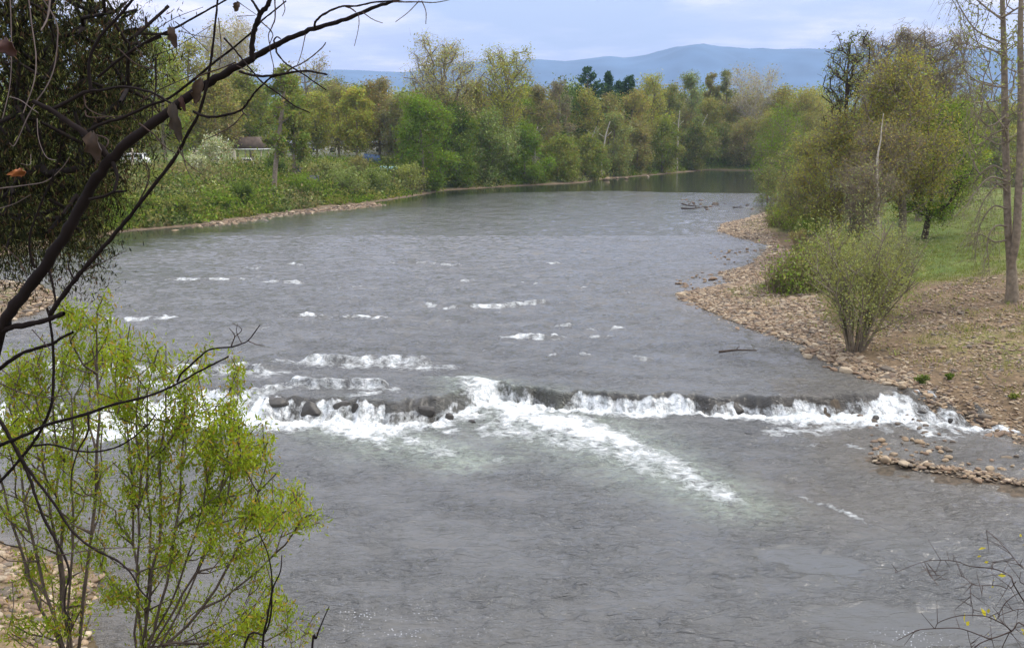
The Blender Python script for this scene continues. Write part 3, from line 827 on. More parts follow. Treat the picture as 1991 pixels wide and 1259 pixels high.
def pine(name, label, base, H, Rr, seed=0, n=6000, leaf=.35, group=None, col='pine', z0=.25, cat='pine tree'):
    rs = np.random.default_rng(seed)
    root = empty(name, tuple(base)); tag(root, label, cat, group)
    nodes = [(0, 0, -.3), (0, 0, H)]
    a, b_, ra, rb_ = [np.array([0, 0, -.3])], [np.array([0, 0, H])], [H * .017], [.03]
    P = []
    z = H * z0
    while z < H * .99:
        t = (z - H * z0) / (H * (1 - z0))
        m = rs.integers(4, 7)
        for i in range(m):
            an = rs.random() * 6.28; L = Rr * (1.02 - t ** 1.1) * (.6 + .5 * rs.random()) + .3
            d = np.array([math.cos(an), math.sin(an), .30 + .5 * t]); s = np.array([0, 0, z]); e = s + d * L
            a.append(s); b_.append(e); ra.append(.05 + .012 * L); rb_.append(.015)
            k = int(5 + L * 5)
            u = (.35 + .65 * rs.random(k))[:, None]
            P.append(s + (e - s) * u + rs.normal(0, .26, (k, 3)) * np.array([1, 1, .45]) + np.array([0, 0, .08 * L]) * u)
        z += H * .035 * (1.1 + .4 * rs.random())
    V, f = prisms(np.array(a), np.array(b_), np.array(ra), np.array(rb_), 5)
    npmesh("trunk", V, f, W_BROWN, root)
    P = np.concatenate(P); i = rs.integers(0, len(P), n)
    pos = P[i] + rs.normal(0, .22, (n, 3))
    c = np.array(COLS[col])[None] * np.exp(rs.normal(0, .28, (n, 1)))
    V, f, cc = leaves(rs, pos, leaf, c, flat=-.3, aspect=2.2)
    npmesh("crown", V, f, LEAF, root, cols=cc)
    return root
def bush(name, cat, label, base, H, Rr, col='fresh', col2=None, n=2500, leaf=.16, seed=0, group=None, stems=9, sx=1.0, wood_m=None):
    """a many-stemmed shrub: stems fan out of one root"""
    rs = np.random.default_rng(seed + 500)
    root = empty(name, tuple(base)); tag(root, label, cat, group)
    a, b_, ra, rb_, P = [], [], [], [], []
    for i in range(stems):
        an = rs.random() * 6.28; sp = Rr * math.sqrt(rs.random()) * .95
        h = H * (.65 + .35 * rs.random()) * math.sqrt(max(.15, 1 - .6 * (sp / Rr) ** 2))
        e = np.array([math.cos(an) * sp * sx, math.sin(an) * sp, h]); m = np.array([e[0] * .35, e[1] * .35, h * .55]) + rs.normal(0, .08 * H, 3) * .5
        s = np.array([math.cos(an) * .08 * Rr, math.sin(an) * .08 * Rr, -.2])
        for p, q, r1, r2 in ((s, m, .012 * H, .007 * H), (m, e, .007 * H, .002 * H)):
            a.append(p); b_.append(q); ra.append(r1 + .004); rb_.append(r2 + .002)
        for k in range(6):
            u = .35 + .6 * rs.random(); p = (m + (e - m) * (u - .35) * 1.5) if rs.random() < .7 else s + (m - s) * (.5 + .5 * rs.random())
            q = p + np.array([rs.normal(0, .24), rs.normal(0, .24), .25 + .2 * rs.random()]) * H * .55 * (1.1 - .4 * u)
            q[2] = min(q[2], H * 1.02)
            a.append(p); b_.append(q); ra.append(.004 * H + .002); rb_.append(.0015 * H + .001)
            P.append(p + (q - p) * rs.random((5, 1))); P.append(q[None])
        P.append(m + (e - m) * rs.random((4, 1)))
    V, f = prisms(np.array(a), np.array(b_), np.array(ra), np.array(rb_), 4)
    npmesh("stems", V, f, wood_m or W_BROWN, root)
    P = np.concatenate(P); i = rs.integers(0, len(P), n)
    pos = P[i] + rs.normal(0, .075 * H, (n, 3)); pos[:, 2] = np.maximum(pos[:, 2], .03)
    c1 = np.array(COLS[col]); c2 = np.array(COLS[col2 or col]); tt = np.clip(rs.random(len(P))[i] + rs.normal(0, .2, n), 0, 1)[:, None]
    c = (c1 * (1 - tt) + c2 * tt) * np.exp(rs.normal(0, .2, (n, 1)))
    V, f, cc = leaves(rs, pos, leaf, c)
    npmesh("leaves", V, f, LEAF, root, cols=cc)
    return root
# ---------------------------------------------------------------- trees of the far and left bank
# px, base Y (metres), top py, half width px, first foliage (share of height), colours, shape, extra, label
def px_tree(px, Y, top, hw, z0, col, col2, shape, label, cat='tree', name='broadleaf_tree', seed=1, **kw):
    x_ = ray(px, 400)[0] / ray(px, 400)[1] * Y
    g = gz(x_, Y)
    p = aty(px, top, Y)
    x_ = p[0]
    H = p[2] - g
    Rr = hw / F * Y
    return tree(name, cat, label, (x_, Y, g), H, Rr, z0, col, col2, shape=shape, seed=seed, **kw)
far = [
 # front row along the waterline, left to right
 (520, 142, 118, 26, .35, 'fresh', 'olive', 'oval', 'tall leaning tree with a thick grey trunk on the grassy left bank', dict(lean=(2.2, 0), n=3500, rb=.34, density=.8, wood_m=W_GREY, trunk_to=.9)),
 (565, 158, 150, 34, .30, 'olive', 'fresh', 'oval', 'olive green tree just right of the leaning bank tree', {}),
 (820, 178, 172, 52, .04, 'vivid', 'fresh', 'dome', 'bright green rounded tree hanging low over the bank below the two big budding trees', dict(n=13000, nl=18)),
 (885, 172, 205, 46, .03, 'fresh', 'deep', 'dome', 'broad dark green tree at the water in front of the big budding trees', dict(n=12000, nl=18)),
 (950, 186, 212, 52, .03, 'sage', 'fresh', 'dome', 'wide sage green tree at the water right of the darkest green one', dict(n=12000, nl=18)),
 (1020, 197, 240, 40, .03, 'fresh', 'vivid', 'dome', 'low bright green tree over the water under the purple brown trees', dict(n=8000)),
 (1085, 207, 262, 40, .03, 'fresh', 'olive', 'oval', 'low green tree beside a white stem on the far waterline', dict(n=7000)),
 (1140, 216, 262, 36, .03, 'olive', 'fresh', 'oval', 'low olive tree at the far waterline above the pale boulder', dict(n=6500)),
 (1195, 227, 218, 34, .05, 'sage', 'olive', 'oval', 'sage green tree behind the two small pale boulders', {}),
 (1240, 240, 232, 30, .05, 'brown', 'olive', 'oval', 'brownish tree with few leaves right of the sage green waterline tree', {}),
 (1290, 250, 225, 36, .04, 'olive', 'fresh', 'dome', 'olive tree with a dark hollow beneath it near the river bend', {}),
 (1345, 262, 232, 34, .03, 'deep', 'olive', 'dome', 'dark green tree leaning over the sandy tip at the river bend', dict(lean=(3, -2))),
 (1400, 268, 240, 36, .03, 'fresh', 'brown', 'oval', 'green and brown tree right of the sandy tip at the bend', {}),
 (1450, 270, 225, 36, .03, 'olive', 'brown', 'oval', 'brown olive tree closing the river bend on the right', {}),
 (1500, 262, 215, 40, .03, 'olive', 'yolive', 'oval', 'yellowish olive tree beyond the still pool', {}),
 # second row
 (655, 225, 162, 44, .18, 'olive', 'brown', 'dome', 'brown olive tree behind the parkland shelter trees', {}),
 (612, 215, 176, 36, .22, 'ygreen', 'olive', 'dome', 'yellow green tree standing in the park', dict(density=.9)),
 (690, 205, 168, 30, .22, 'yolive', 'ygreen', 'oval', 'yellow olive tree in the park with a bare lower trunk', {}),
 (735, 215, 152, 38, .20, 'brown', 'rust', 'oval', 'rust brown budding tree behind the park left of the two big trees', {}),
 (770, 208, 190, 30, .22, 'grey', 'olive', 'oval', 'greyish thin tree beside the blue tent', dict(density=.7)),
 (862, 210, 74, 68, .38, 'pale', 'yolive', 'vase', 'tallest budding tree with a wide pale yellow crown against the sky', dict(n=9500, leaf=.2, sig=.26, tips=260, nl=26, wood_m=W_GREY, rb=.5, twigs=1.2)),
 (985, 214, 84, 58, .42, 'ygreen', 'yolive', 'vase', 'second tall budding tree with a clumped yellow green crown against the sky', dict(n=8000, leaf=.2, sig=.20, tips=200, nl=20, wood_m=W_GREY, rb=.45, twigs=.6)),
 (925, 222, 150, 40, .2, 'olive', 'brown', 'oval', 'olive tree filling the gap between the two tall budding trees', {}),
 (1045, 226, 158, 34, .1, 'brown', 'olive', 'oval', 'purple brown budding tree right of the second tall tree', dict(density=.75, twigs=2)),
 (1085, 232, 150, 28, .1, 'grey', 'brown', 'oval', 'grey brown leafless looking tree in front of the mountains', dict(density=.5, twigs=3)),
 (1140, 238, 172, 36, .1, 'yolive', 'olive', 'dome', 'yellow olive tree under the tall pine', {}),
 (1185, 248, 180, 32, .1, 'olive', 'brown', 'dome', 'muted olive tree under the smaller pines', {}),
 (1232, 256, 168, 36, .1, 'yolive', 'rust', 'dome', 'gold olive tree below the yellow crowned one', {}),
 (1270, 280, 138, 36, .2, 'ygreen', 'yolive', 'dome', 'yellow crowned tree standing up right of the pines', dict(density=.85)),
 (1345, 288, 132, 27, .1, 'blue', 'sage', 'dome', 'soft blue green pointed tree below the mountain summit', {}),
 (1302, 270, 158, 27, .1, 'olive', 'blue', 'oval', 'small dusky green tree left of the blue green pointed tree', {}),
 (1382, 285, 140, 16, .1, 'brown', 'olive', 'oval', 'slim brown tree between two blue green trees', {}),
 (1412, 290, 138, 20, .1, 'blue', 'olive', 'oval', 'slim blue green tree right of the slim brown one', {}),
 (1318, 262, 190, 34, .1, 'brown', 'olive', 'oval', 'brown tree with a leaning pale stem above the dark hollow', dict(twigs=2, density=.8)),
 (1378, 272, 185, 34, .1, 'olive', 'yolive', 'dome', 'olive tree in the middle of the far wood near the bend', {}),
 (1470, 285, 124, 48, .25, 'pale', 'rust', 'vase', 'wide pale pinkish budding tree before the mountains right of centre', dict(density=.45, twigs=2.5, wood_m=W_PALE, tips=200, nl=20)),
 (1440, 276, 185, 36, .1, 'rust', 'olive', 'oval', 'rusty olive tree under the pale pinkish one', {}),
 (1520, 282, 165, 40, .1, 'rust', 'yolive', 'dome', 'rust and yellow tree left of the tall bare tipped tree', {}),
 (1570, 275, 172, 36, .1, 'yolive', 'rust', 'dome', 'golden tree beyond the pool behind the bright green one', {}),
 # far left, behind the cedar and the dark branches
 (60, 150, 60, 60, .1, 'fresh', 'ygreen', 'oval', 'leafy green tree seen through the cedar at the far left', {}),
 (150, 165, 40, 60, .1, 'fresh', 'olive', 'oval', 'tall green tree behind the dark cedar', {}),
 (235, 175, 60, 60, .12, 'olive', 'fresh', 'dome', 'olive green tree behind the forked dark branch', {}),
 (305, 170, 52, 58, .15, 'fresh', 'ygreen', 'dome', 'fresh green tree at the edge of the cedar below the blue sky', {}),
 (365, 190, 70, 52, .2, 'olive', 'yolive', 'dome', 'yellowish tree left of the pale pinkish crown', {}),
 (440, 215, 30, 62, .45, 'pale', 'rust', 'vase', 'tall pinkish budding tree behind the dark branches', dict(density=.6, twigs=2, wood_m=W_PALE, tips=240, nl=22)),
 (415, 180, 150, 50, .25, 'yolive', 'brown', 'dome', 'yellow brown tree above the white blossom', {}),
 (480, 195, 135, 46, .3, 'olive', 'fresh', 'dome', 'green tree over the brown shelter roof', {}),
 (640, 250, 145, 46, .1, 'deep', 'olive', 'dome', 'dark green tree on the skyline left of the mountain gap', {}),
 (595, 260, 100, 44, .3, 'grey', 'pale', 'vase', 'thin nearly bare tree on the skyline left of the mountain gap', dict(density=.22, twigs=1.6)),
]
FS = [(a, atz(a, b_, DROP)[1]) for a, b_, l_, k_ in RIV if k_ == 'L' and 240 < a < 1720]
FS.sort()
def shoreY(px):
    return float(np.interp(px, [p[0] for p in FS], [p[1] for p in FS]))
for i, (px, Y, top, hw, z0, c1_, c2_, shp, lab, kw) in enumerate(far):
    if px > 780:
        Y = shoreY(px) + (3 + (i * 37 % 5) if i < 15 else 20 + (i * 53 % 17))
        if shp == 'vase' and px < 1400: Y = shoreY(px) + 12
    kw = dict(kw); kw.setdefault('n', 7500); kw.setdefault('leaf', .19 + .0003 * Y)
    kw['n'] = int(kw['n'] * 1.5)
    px_tree(px, Y, top, hw * 1.08, z0, c1_, c2_, shp, lab, seed=i * 7 + 3, **kw)
# pines against the mountains
for i, (px, Y, top, hw, lab) in enumerate([(1143, 300, 133, 34, 'tall dark pine with spreading tiers standing before the mountains'), (1183, 305, 140, 17, 'slim dark pine with a thin top right of the tall pine'),
                                       (1222, 310, 145, 22, 'third dark pine with a rounded tip left of the yellow crown'), (1204, 318, 156, 14, 'shortest dark pine between the two slimmer ones')]):
    p = aty(px, top, Y); g = gz(p[0], Y)
    pine("pine_tree", lab, (p[0], Y, g), p[2] - g, hw / F * Y * 1.75, seed=40 + i, n=7000, z0=.3)
# third row and the far wood that reads as one mass
rs = np.random.default_rng(5)
VV, FF, CC, nb = [], [], [], 0
pos = []; cols_ = []
keys = ['olive', 'brown', 'fresh', 'yolive', 'rust', 'sage', 'deep']
for i in range(460):
    px = rs.uniform(-500, 2500); Y = rs.uniform(300, 480) if px < 780 or px > 1600 else shoreY(px) + rs.uniform(32, 160)
    d = ray(px, 300); X = d[0] / d[1] * Y
    if px > 1600: Y = rs.uniform(330, 500)
    H = 17; Rr = H * rs.uniform(.22, .34)
    g = 5.0 if px < 1600 else 3.6
    tp = (rs.uniform(163, 200) if px < 1600 else rs.uniform(190, 225)); H = max(10, CAMZ + (272 - tp) / F * Y - g)
    Rr = H * rs.uniform(.22, .36)
    lb = lobes(rs, 10, H, Rr, H * .15, 'dome'); c = np.array(COLS[keys[rs.integers(0, 7)]])
    for (a, b_, c_, r_, rz_) in lb:
        m = 150
        v = rs.normal(0, .62, (m, 3)) * np.array([r_, r_, rz_])
        pos.append(v + np.array([X + a, Y + b_, g + c_])); cols_.append(c[None] * np.exp(rs.normal(0, .25, (m, 1))))
pos = np.concatenate(pos); cols_ = np.concatenate(cols_)
V, f, cc = leaves(rs, pos, .50, cols_)
o = npmesh("distant_woods", V, f, LEAF, cols=cc)
tag(o, 'far off wood reading as one green and brown mass behind the bank trees', 'woods', kind='stuff')
# pale and dark stems that stand out against the far wood
for i, (pts, Y, r_, lab) in enumerate([([(1170, 318), (1177, 268), (1186, 236)], shoreY(1177) + 1.5, .17, 'white leaning dead stem at the far waterline above the pale boulder'),
                              ([(1318, 275), (1319, 245), (1322, 215)], shoreY(1319) + 1.5, .17, 'straight white dead stem near the river bend'),
                              ([(1350, 282), (1362, 250), (1376, 222)], shoreY(1360) + 1.5, .16, 'grey dead stem leaning right above the dark hollow'),
                              ([(1040, 292), (1041, 262), (1046, 246)], shoreY(1041) + 1, .11, 'thin white dead stem right of the sage green tree'),
                              ([(1148, 284), (1153, 262), (1160, 246)], shoreY(1153) + 1, .09, 'thinnest white dead stem left of the white leaning one')]):
    P = np.array([aty(a, b_, Y) for a, b_ in pts]); g = gz(P[0][0], Y)
    P = np.vstack([[P[0][0], Y, g - .2], P])
    Q, rr = smooth_poly(P, [r_ * 1.3, r_ * 1.1, r_, r_ * .4], 5)
    mb = MB().tube(Q, rr, 6)
    q = Q[len(Q) * 2 // 3]
    for s_ in (-1, 1):
        mb.bar(q, q + np.array([s_ * 1.6, .3, 1.3 + s_ * .2]), r_ * .3, 5)
    tag(mb.build("dead_stem", W_PALE, smooth=True), lab, 'dead stem')
# white blossoming tree by the park road
p = aty(412, 270, 160); g = gz(p[0], 160)
tree('blossoming_tree', 'tree', 'small tree covered in white blossom beside the park road', (p[0], 160, g), p[2] - g + .6, 3.3, .15, 'white', 'sage', n=3800, leaf=.2, seed=900, shape='dome', tips=80, nl=9)
# ---------------------------------------------------------------- right bank
def gtree(px, py, top, hw, z0, col, col2, shape, label, seed, name='broadleaf_tree', cat='tree', dx=0, **kw):
    g = onland(px, py); Y = g[1]
    H = aty(px, top, Y)[2] - g[2]
    return tree(name, cat, label, g, H, hw / F * Y, z0, col, col2, shape=shape, seed=seed, lean=(dx / F * Y, 0), **kw)
gtree(1755, 482, 96, 108, .30, 'olive', 'yolive', 'dome', 'largest domed olive tree with a stout grey trunk on the right bank', 201, n=27000, leaf=.10, tips=420, nl=34, rb=.30, twigs=1.0, dx=-28)
gtree(1797, 464, 185, 84, .18, 'vivid', 'fresh', 'dome', 'bright green spreading tree with a short dark trunk at the edge of the field', 202, n=21000, leaf=.10, tips=330, nl=26, rb=.24, wood_m=W_DARK, twigs=.6, dx=30)
gtree(1850, 420, 196, 46, .2, 'ygreen', 'vivid', 'dome', 'yellow green rounded tree just behind the bright green spreading one', 203, n=12000, leaf=.13, tips=160, nl=14)
gtree(1518, 396, 205, 62, .10, 'vivid', 'fresh', 'dome', 'vivid green tree overhanging the river at the left end of the right bank', 204, n=15000, leaf=.13, tips=240, nl=20, rb=.28)
gtree(1628, 470, 62, 54, .36, 'blue', 'sage', 'vase', 'tall slender tree with dark upright limbs and few blue green buds', 205, n=4600, leaf=.11, tips=300, nl=24, wood_m=W_DARK, twigs=.8, rb=.26, sig=.24)
gtree(1702, 440, 48, 62, .4, 'pale', 'grey', 'vase', 'pale bare topped tree rising directly behind the domed olive tree', 206, n=4200, leaf=.11, tips=330, nl=24, twigs=2.2, sig=.25)
gtree(1786, 430, 44, 78, .4, 'pale', 'grey', 'vase', 'wide pale leafless tree whose tips show right of the domed crown', 207, n=4200, leaf=.11, tips=380, nl=28, wood_m=W_GREY, twigs=2.2, sig=.25)
gtree(1835, 400, 118, 52, .3, 'sage', 'grey', 'vase', 'thin half bare tree in front of the mountains between field and domed tree', 208, n=2400, leaf=.12, tips=220, nl=16, twigs=1.8)
gtree(1560, 452, 250, 62, .16, 'yolive', 'sage', 'oval', 'olive twiggy tree behind the vivid green one', 209, n=11000, leaf=.10, tips=260, nl=20, twigs=1.0)
gtree(1612, 492, 215, 66, .26, 'olive', 'yolive', 'oval', 'wide muddled olive tree above the gravel bar', 210, n=13000, leaf=.10, tips=300, nl=22, twigs=1.0)
gtree(1703, 500, 235, 74, .50, 'rust', 'olive', 'oval', 'reddish brown budding tree behind the white stem in front of the domed tree', 211, n=11000, leaf=.085, tips=340, nl=24, twigs=1.6, rb=.13)
gtree(1668, 540, 310, 56, .35, 'brown', 'sage', 'vase', 'thin grey brown sapling tree above the willow shrub', 212, n=3500, leaf=.075, tips=240, nl=18, twigs=2.2, rb=.10)
gtree(1492, 402, 318, 26, .1, 'olive', 'sage', 'dome', 'small olive tree leaning over the end of the stony shore', 213, n=5000, leaf=.12, tips=110, nl=10)
gtree(1540, 420, 335, 34, .1, 'sage', 'brown', 'dome', 'small sage coloured tree behind the grassy point', 214, n=6000, leaf=.12, tips=120, nl=10)
gtree(1585, 455, 350, 38, .05, 'fresh', 'olive', 'dome', 'low green tree beside the twisted trunk', 215, n=8000, leaf=.10, tips=140, nl=10)
for i, (px, Y, top, hw, a, b_, lab) in enumerate([(1872, 205, 172, 34, 'grey', 'olive', 'grey green tree beyond the field left of the double trunk'), (1912, 235, 160, 40, 'brown', 'grey', 'brown bare tree beyond the field directly left of the double trunk'),
                                     (1952, 228, 180, 34, 'fresh', 'olive', 'green tree beyond the field behind the double trunk'), (2010, 240, 170, 44, 'brown', 'olive', 'brown tree beyond the field at the right edge'),
                                     (2120, 230, 150, 50, 'olive', 'brown', 'olive tree outside the right edge of the field'), (1890, 222, 235, 30, 'deep', 'fresh', 'low dark green tree at the far edge of the field')]):
    px_tree(px, Y, top, hw, .05, a, b_, 'dome', lab, seed=230 + i, n=6500, leaf=.22, twigs=1.5)
# the twin trunked tree at the right edge
def twin():
    g = onland(1967, 588); Y = g[1]; sc_ = Y / F
    root = empty("twin_trunk_tree", tuple(g))
    tag(root, 'tall twin trunked tree with drooping bare lower branches at the right edge', 'tree')
    rs = np.random.default_rng(77)
    def P(px, py, dy=0.0): return aty(px, py, Y + dy) - g
    t1 = [P(1967, 600), P(1968, 560), P(1966, 510, .1), P(1960, 440, .1), P(1957, 340, .2), P(1954, 240, .2), P(1953, 140, .3), P(1950, 30, .3), P(1946, -80, .3), P(1940, -220)]
    t2 = [P(1966, 520), P(1976, 460, -.3), P(1980, 380, -.4), P(1984, 280, -.4), P(1985, 180, -.5), P(1984, 60, -.6), P(1988, -60, -.6), P(1996, -230, -.6)]
    Vs, fs, n = [], [], 0
    def addt(pts, rr, k=8):
        nonlocal n
        Q, r2 = smooth_poly(pts, rr, 6); v, f = tube_v(Q, r2, k); Vs.append(v); fs.append(f + n); n += len(v)
    addt(t1, [.40, .30, .23, .185, .175, .165, .15, .12, .09, .05], 10)
    npmesh("trunk", Vs[0], fs[0], W_GREY, root, smooth=True); Vs.clear(); fs.clear(); n = 0
    addt(t2, [.17, .20, .18, .165, .15, .13, .09, .04], 10)
    npmesh("trunk", np.concatenate(Vs), fs, W_GREY, root, smooth=True)
    tips = []
    for i in range(520):
        px = rs.uniform(1842, 2130); py = rs.uniform(-260, 215)
        e = abs(px - 1968) / 150
        if rs.random() < e ** 2 * .8: continue
        tips.append(P(px, py, rs.normal(0, 2.2)))
    for i in range(60):
        px = rs.uniform(1880, 2060); py = rs.uniform(215, 360)
        tips.append(P(px, py, rs.normal(0, 1.5)))
    base = t1[2:] 
    A, par, ends = grow(rs, [t1[2] + (t1[-1] - t1[2]) * k / 9 * 1.0 for k in range(10)], np.array(tips), up=1.0, step=.5)
    r = radii(par, .008, .10)
    sk = np.ones(len(par), bool); sk[:10] = False
    V, f = wood(A, par, r, 4, sk)
    Vs, fs, n = [V], [f], len(V)
    low = []
    for (a, b_, c_, d_) in [((1956, 335), (1930, 322), (1900, 345), (1893, 365)), ((1957, 352), (1925, 345), (1895, 375), (1870, 420)), ((1958, 372), (1940, 360), (1910, 395), (1890, 450)),
                           ((1957, 405), (1930, 402), (1905, 440), (1895, 500)), ((1959, 440), (1935, 440), (1920, 470), (1925, 540)), ((1962, 465), (1935, 470), (1905, 455), (1890, 470)),
                           ((1956, 250), (1930, 262), (1905, 280), (1880, 283)), ((1954, 170), (1920, 165), (1888, 150), (1862, 120)), ((1984, 320), (2000, 315), (2020, 330), (2035, 370)), ((1984, 380), (2000, 372), (2015, 400), (2020, 450)),
                           ((1956, 225), (1925, 245), (1900, 225), (1884, 205)), ((1954, 110), (1915, 92), (1880, 95), (1846, 70)), ((1952, 85), (1900, 60), (1870, 20), (1850, -20)), ((1950, 40), (1900, 0), (1880, -30), (1860, -80))]:
        dy = rs.normal(0, .8)
        pts = [P(*a), P(*b_, dy * .4), P(*c_, dy * .8), P(*d_, dy)]
        Q, r2 = smooth_poly(pts, [.055, .04, .028, .01], 5); v, f = tube_v(Q, r2, 5); Vs.append(v); fs.append(f + n); n += len(v)
        for q in Q[4:]:
            for k in range(3):
                d = rs.normal(0, 1, 3) * np.array([.6, .6, .5]) + np.array([-.2, 0, -.75]); L = rs.uniform(.5, 1.5)
                m_ = q + d * L * .5 + rs.normal(0, .08, 3)
                v, f = prisms(np.array([q, m_]), np.array([m_, q + d * L + np.array([0, 0, -.3 * L])]), np.array([.011, .008]), np.array([.008, .003]), 3); Vs.append(v); fs.append(f + n); n += len(v)
                low.append(q + d * L * .8)
    npmesh("branches", np.concatenate(Vs), fs, W_GREY, root)
    E = A[ends]; m = 5200; i = rs.integers(0, len(E), m)
    pos = E[i] + rs.normal(0, .28, (m, 3))
    pos = np.concatenate([pos, np.array(low)[rs.integers(0, len(low), 500)] + rs.normal(0, .12, (500, 3))])
    c = np.array([.24, .27, .09]) * np.exp(rs.normal(0, .25, (len(pos), 1)))
    V, f, cc = leaves(rs, pos, .085, c)
    npmesh("crown", V, f, LEAF, root, cols=cc)
twin()
# willow shrub and its neighbours on the stony bank
def shrub_at(px, py, top, hw, col, col2, label, seed, n, leaf, stems=12, name='shrub', cat='shrub', group=None, wood_m=None):
    g = onland(px, py); Y = g[1]
    return bush(name, cat, label, g, aty(px, top, Y)[2] - g[2], hw / F * Y, col, col2, n, leaf, seed, group, stems, wood_m=wood_m)
_w = shrub_at(1662, 684, 412, 128, 'sage', 'olive', 'large willow shrub with many upright pale green stems at the water edge', 301, 18000, .05, 30, 'willow_shrub', wood_m=W_GREY)
_b = np.array(_w.location)
P = [aty(a, b_, _b[1] - .1 + k * .15) - _b for k, (a, b_) in enumerate([(1668, 690), (1680, 655), (1698, 618), (1722, 585), (1745, 560), (1775, 540)])]
Q, rr = smooth_poly(P, [.10, .085, .07, .05, .03, .012], 5)
MB().tube(Q, rr, 8).build("stem", W_DARK, _w, smooth=True)
shrub_at(1712, 615, 420, 90, 'sage', 'grey', 'second willow shrub standing behind the large one', 302, 17000, .05, 30, 'willow_shrub', wood_m=W_GREY)
for i, (px, py, top, hw, a, b_, lab) in enumerate([(1500, 425, 395, 24, 'deep', 'fresh', 'dark green shrub on the grassy point by the river'), (1530, 440, 398, 30, 'fresh', 'vivid', 'fresh green shrub right of the dark one on the grassy point'),
     (1568, 470, 425, 30, 'fresh', 'deep', 'green shrub at the foot of the brown twiggy tree'), (1560, 500, 470, 24, 'vivid', 'fresh', 'small bright shrub where grass meets the cobbles'), (1600, 512, 462, 30, 'olive', 'brown', 'brown olive shrub beneath the twisted trunk'),
     (1650, 545, 465, 40, 'olive', 'sage', 'dull olive shrub right of the cobble bar'), (1730, 560, 500, 36, 'olive', 'grey', 'sparse shrub under the white trunk'),
     (1792, 750, 726, 17, 'deep', 'fresh', 'dark grass green clump at the water edge above the ledge'), (1846, 742, 726, 12, 'deep', 'fresh', 'small dark green clump on the dry bank right of the ledge'),
     (1970, 778, 764, 12, 'fresh', 'olive', 'small weedy clump on the stony bank near the right edge'), (1550, 478, 440, 22, 'brown', 'rust', 'brown twiggy shrub on the grassy point')]):
    shrub_at(px, py, top, hw, a, b_, lab, 310 + i, 2600 if top < 700 else 900, .06 if top < 700 else .04, 10)
# white stem in front of the reddish brown tree
g = onland(1706, 512)
P = [aty(a, b_, g[1] - .3) for a, b_ in [(1708, 522), (1711, 480), (1708, 430), (1707, 380), (1705, 335), (1707, 300), (1712, 275), (1714, 250), (1718, 220)]]
Q, rr = smooth_poly(P, [.13, .12, .11, .10, .09, .07, .05, .035, .02], 6)
tag(MB().tube(Q, rr, 8).build("white_barked_tree", W_PALE, smooth=True), 'slim white barked trunk standing in the middle of the right bank trees', 'tree')
# dark twisted trunk
g = onland(1632, 500)
P = [aty(a, b_, g[1]) for a, b_ in [(1630, 504), (1638, 480), (1652, 452), (1656, 424), (1646, 398), (1650, 372), (1662, 340)]]
Q, rr = smooth_poly(P, [.22, .19, .17, .17, .14, .12, .05], 6); Q[:, 0] += .06 * np.sin(np.arange(len(Q)))
tag(MB().tube(Q, rr, 8).build("snag", W_DARK, smooth=True), 'dark twisted broken trunk leaning among the right bank trees', 'tree trunk')
# ---------------------------------------------------------------- low growth
def scatter(rs, n, xr, yr, test):
    out = []
    while sum(len(o_) for o_ in out) < n:
        u = rs.random(n * 2); Y = yr[0] * (yr[1] / yr[0]) ** u if yr[0] > 0 else rs.uniform(*yr, n * 2)
        X = rs.uniform(xr[0], xr[1], n * 2) * Y
        h, s_, W_ = terrain(X, Y)
        k = test(X, Y, s_, W_) 
        out.append(np.column_stack([X, Y, h, s_])[k])
    return np.concatenate(out)[:n]
rs = np.random.default_rng(91)
# undergrowth on the left and far banks
C = scatter(rs, 5600, (-.62, .62), (95, 330), lambda X, Y, s_, W_: (W_[1] > .6) & (s_ > 1.3) & (s_ < 27) & (rs.random(len(X)) < 1.15 - s_ / 34) & ((s_ > 4) | (rs.random(len(X)) < .5)))
C = C[:5600]
m = 46
hgt = (1.2 + 2.2 * rs.random(len(C)) ** 1.6) * np.clip(C[:, 3] / 5, .35, 1) * np.where(C[:, 0] / C[:, 1] > -.12, 1.35, 1.0)
hgt *= np.where((C[:, 3] > 10), .85, 1)
u = rs.normal(0, 1, (len(C), m, 3)); 
pos = C[:, None, :3] + u * np.array([.55, .55, 0]) * hgt[:, None, None]
pos[:, :, 2] += np.abs(u[:, :, 2]) * .45 * hgt[:, None]
nn = fbm(C[:, 0] * .08, C[:, 1] * .08, 3, 201)
ca = np.array([COLS[k] for k in ('fresh', 'vivid', 'olive', 'deep', 'sage', 'brown')])
pick = np.clip(((nn * 1.3 + .5) * 6 + rs.normal(0, .8, len(C))).astype(int), 0, 5)
cc = ca[pick][:, None, :] * np.exp(rs.normal(0, .16, (len(C), m, 1))) * .82 * np.exp(rs.normal(0, .22, (len(C), 1, 1)))
V, f, cv = leaves(rs, pos.reshape(-1, 3), .24, cc.reshape(-1, 3))
tag(npmesh("undergrowth", V, f, LEAF, cols=cv), 'dense green and brown undergrowth covering the far river bank', 'undergrowth', kind='stuff')
C = scatter(rs, 950, (.2, .50), (58, 150), lambda X, Y, s_, W_: (W_[0] > .6) & (s_ > 5.5) & (s_ < 22) & (X / Y < .20 + .145 * np.clip((150 - Y) / 90, 0, 1.15)))
m = 70
hgt = .6 + 1.9 * rs.random(len(C)) ** 1.6
u = rs.normal(0, 1, (len(C), m, 3))
pos = C[:, None, :3] + u * np.array([.5, .5, 0]) * hgt[:, None, None] * .55
pos[:, :, 2] += np.abs(u[:, :, 2]) * .5 * hgt[:, None]
ca = np.array([COLS[k] for k in ('fresh', 'vivid', 'olive', 'brown', 'sage', 'brown')])
edge_ = np.clip(1 - (C[:, 3] - 4) / 5, 0, 1)
pick = np.where(rs.random(len(C)) < .3 + .6 * edge_, rs.integers(0, 2, len(C)), rs.integers(2, 6, len(C)))
